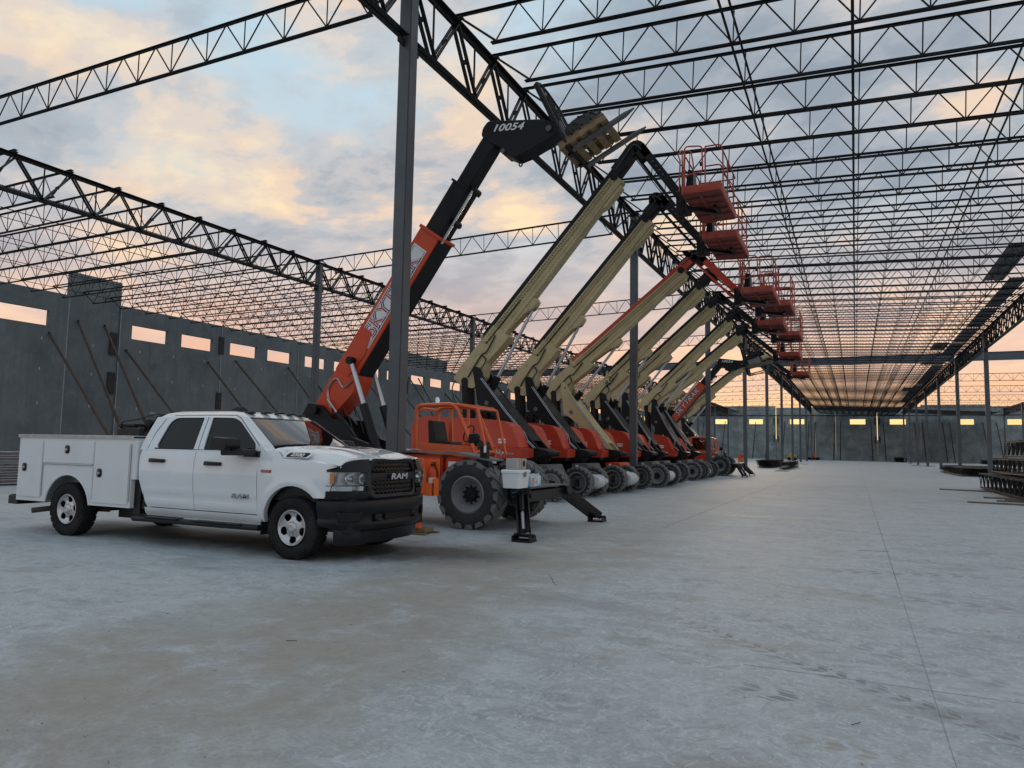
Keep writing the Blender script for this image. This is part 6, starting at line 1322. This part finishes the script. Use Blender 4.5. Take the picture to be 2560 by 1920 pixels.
# ------------------------------------------------------------------ joist stacks
def mini_joist_mesh(L_, d, n):
    b = MB().angles((0, 0, d), (0, L_, d), .06, .008, .02).angles((0, .35, 0), (0, L_-.35, 0), .055, .008, .02, flip=-1)
    s = (L_-.7)/n
    b.cyl((0, .05, d-.03), (0, .45, .03), .02, seg=5).cyl((0, L_-.05, d-.03), (0, L_-.45, .03), .02, seg=5)
    for i in range(n):
        y0 = .35+i*s; b.cyl((0, y0, .03), (0, y0+s/2, d-.03), .017, seg=5, cap=False).cyl((0, y0+s/2, d-.03), (0, y0+s, .03), .017, seg=5, cap=False)
        b.cyl((0, y0, .03), (0, y0, d-.03), .012, seg=4, cap=False)
    return b.mesh('joist_bundle_member', smooth=0)
def stack(loc, L_, d, cnt, sp, label, rz=0, lean=0, n=12, z=0):
    o = empty('joist_stack', loc, label, 'joist stack', 'stacks of spare joists', rz)
    me = mini_joist_mesh(L_, d, n)
    for i in range(cnt):
        j = ob('stacked_joist', me, 'steel_dark', o); j.location = (i*sp, random.uniform(-.1, .1), 0); j.rotation_euler = (0, lean+random.uniform(-.01, .01), 0)
    return o
stack((5.15, 27.0, .06), 12.6, .66, 9, .16, 'bottom tier of the joist stack at the right picture edge', 0, 0)
stack((5.55, 26.9, .80), 12.0, .62, 7, .16, 'middle tier of the joist stack at the right picture edge', 0, .12)
stack((5.95, 27.2, 1.50), 11.4, .66, 5, .16, 'top tier of the joist stack at the right picture edge', 0, .15)
stack((6.9, 61.5, .05), 14.5, .62, 11, .17, 'low joist stack beside the right columns, left part', 0, .28, 14)
stack((9.0, 60.8, .05), 15, .6, 9, .17, 'low joist stack beside the right columns, right part behind the first', 0, .2, 14)
stack((-8.45, 72.5, .05), 12, .70, 9, .17, 'joist stack left of the hall between the columns, longer rear one', 0, -.2)
stack((-6.0, 66.7, .05), 15, .62, 4, .2, 'narrow joist stack in front of the longer one between the columns', 0, -.1)
stack((7.4, 160, .05), 12, .9, 10, .18, 'dark joist bundle far away left of the right column row', 0, 0)
stack((-9.4, 168, .05), 7, .5, 12, .2, 'flat dark joist bundle by the far end wall', 0, 0)
stack((21.6, 150, .05), 14, .7, 12, .2, 'dark joist bundle far away at the right', 0, .1)
for (x0, y0, x1, y1, lb) in ((3.30, 36.75, 6.6, 35.3, 'long timber batten sticking out left of the joist stack'), (4.12, 30.8, 7.4, 29.9, 'short timber batten under the joist stack'), (4.22, 28.8, 7.6, 28.4, 'pair of battens close to the floor under the joist stack'), (4.6, 29.8, 7.4, 29.2, 'batten between the others under the joist stack'), (3.22, 27.37, 6.5, 26.6, 'nearest long timber batten under the joist stack')):
    tag(MB().beam((x0, y0, .03), (x1, y1, .03), .09, .05).build('timber_batten', 'wood_old', bevel=.006), lb, 'timber', 'timber battens under the stack')
for (x, y, l, lb) in ((-7.2, 103.8, 1.5, 'thin dark sheet lying on the floor past the narrow joist stack'), (7.0, 114, 2.8, 'flat dark sheet lying at the foot of the right columns'), (-5.9, 62.5, 1.0, 'thin dark plate lying in front of the narrow joist stack')):
    tag(MB().mm((x, y-.8, .003), (x+l, y+.8, .04)).build('steel_sheet', 'steel_dark', smooth=0), lb, 'steel sheet', 'loose sheets on the floor')
# purlin stack by the left wall
for i in range(6):
    for j in range(2):
        o = MB(); y0 = 12.2+.5*j+random.uniform(-.1, .1); z = .06+.175*i
        for (xx) in (0, .32, .64):
            x = -25.2+xx-(.05*i); o.extr((x, y0, z), (x, y0+3.9-(.3*i if j else 0), z), [(-.12, 0), (.12, 0), (.12, .03), (-.09, .03), (-.09, .11), (.12, .11), (.12, .14), (-.12, .14)])
        if j == 0: tag(o.build('purlin_layer', 'galvanized', smooth=0), '%s layer from the floor in the galvanised channel stack left of the truck' % ORD[i].replace('nearest', 'first'), 'steel channels', 'galvanised channel stack')
# yellow machine far away
ym = empty('yellow_machine', (-11.0, 150, 0), 'small yellow machine far away between the left columns', 'machine')
MB().mm((-.9, -.6, .35), (.7, .6, .95)).prism([(-.6, .95), (.4, .95), (.2, 1.35), (-.5, 1.35)], -.5, .5).build('body', 'yellow_machine', ym, bevel=.05)
for x in (-.6, .45):
    for y in (-.6, .6): MB().lathe([(0, -.1), (.3, -.1), (.33, -.07), (.33, .07), (.3, .1), (0, .1)], (x, y, .33), 'y', 16).build('wheel', 'tyre_rubber', ym)
MB().beam((.6, 0, .6), (1.3, 0, 1.0), .12).build('handle', 'machine_black', ym)
# ------------------------------------------------------------------ small debris
dbr = MB()
def rock(x, y, r):
    q = []
    for dx, dy, dz in ((1, 0, .2), (0, 1, .2), (-1, 0, .2), (0, -1, .2), (0, 0, .9), (0, 0, -.1)): q.append((x+dx*r*random.uniform(.6, 1.2), y+dy*r*random.uniform(.6, 1.2), max(.001, dz*r*random.uniform(.6, 1.1)+.001)))
    dbr.add(q, [(0, 1, 4), (1, 2, 4), (2, 3, 4), (3, 0, 4), (1, 0, 5), (2, 1, 5), (3, 2, 5), (0, 3, 5)])
for i in range(900):
    t = random.random()
    x = random.gauss(-4.2, 1.0) if t < .65 else random.uniform(-9, 5); y = 2.0+random.random()**1.6*14
    rock(x, y, .002+.006*random.random()**4*(1 if t < .9 else 1.5))
d_ = dbr.build('gravel', 'stone', smooth=0); tag(d_, 'small stones and grit scattered over the concrete floor', 'gravel', kind='stuff')
tw = MB()
for i in range(170):
    x = random.uniform(-6, 3.0); y = 2.0+random.random()**1.5*12; a = random.uniform(0, pi); l = random.uniform(.008, .026)
    if i < 5: l = .05
    p = V(x, y, .005); m_ = p+V(cos(a)*l*.6, sin(a)*l*.6, .004); q = m_+V(cos(a+.4)*l*.5, sin(a+.4)*l*.5, 0); tw.tube([p, m_, q], .0008+.0008*random.random(), 4)
tag(tw.build('twigs', 'twig', smooth=0), 'thin twigs and wire ends scattered over the concrete floor', 'twigs', kind='stuff')
for x, y, l, a, lb in ((-3.94, 4.35, .08, .3, 'short dark twig on the sandy strip in front of the truck door'), (-.05, 4.55, .08, .8, 'short dark wire end on the floor at lower right'), (.0, 12.6, .45, .1, 'thin dark rod lying on the floor right of the stabilisers')):
    tag(MB().tube([(x, y, .006), (x+l*.6*cos(a), y+l*.6*sin(a), .01), (x+l*cos(a+.2), y+l*sin(a+.2), .006)], .0022, 5).build('loose_rod', 'twig'), lb, 'rod')
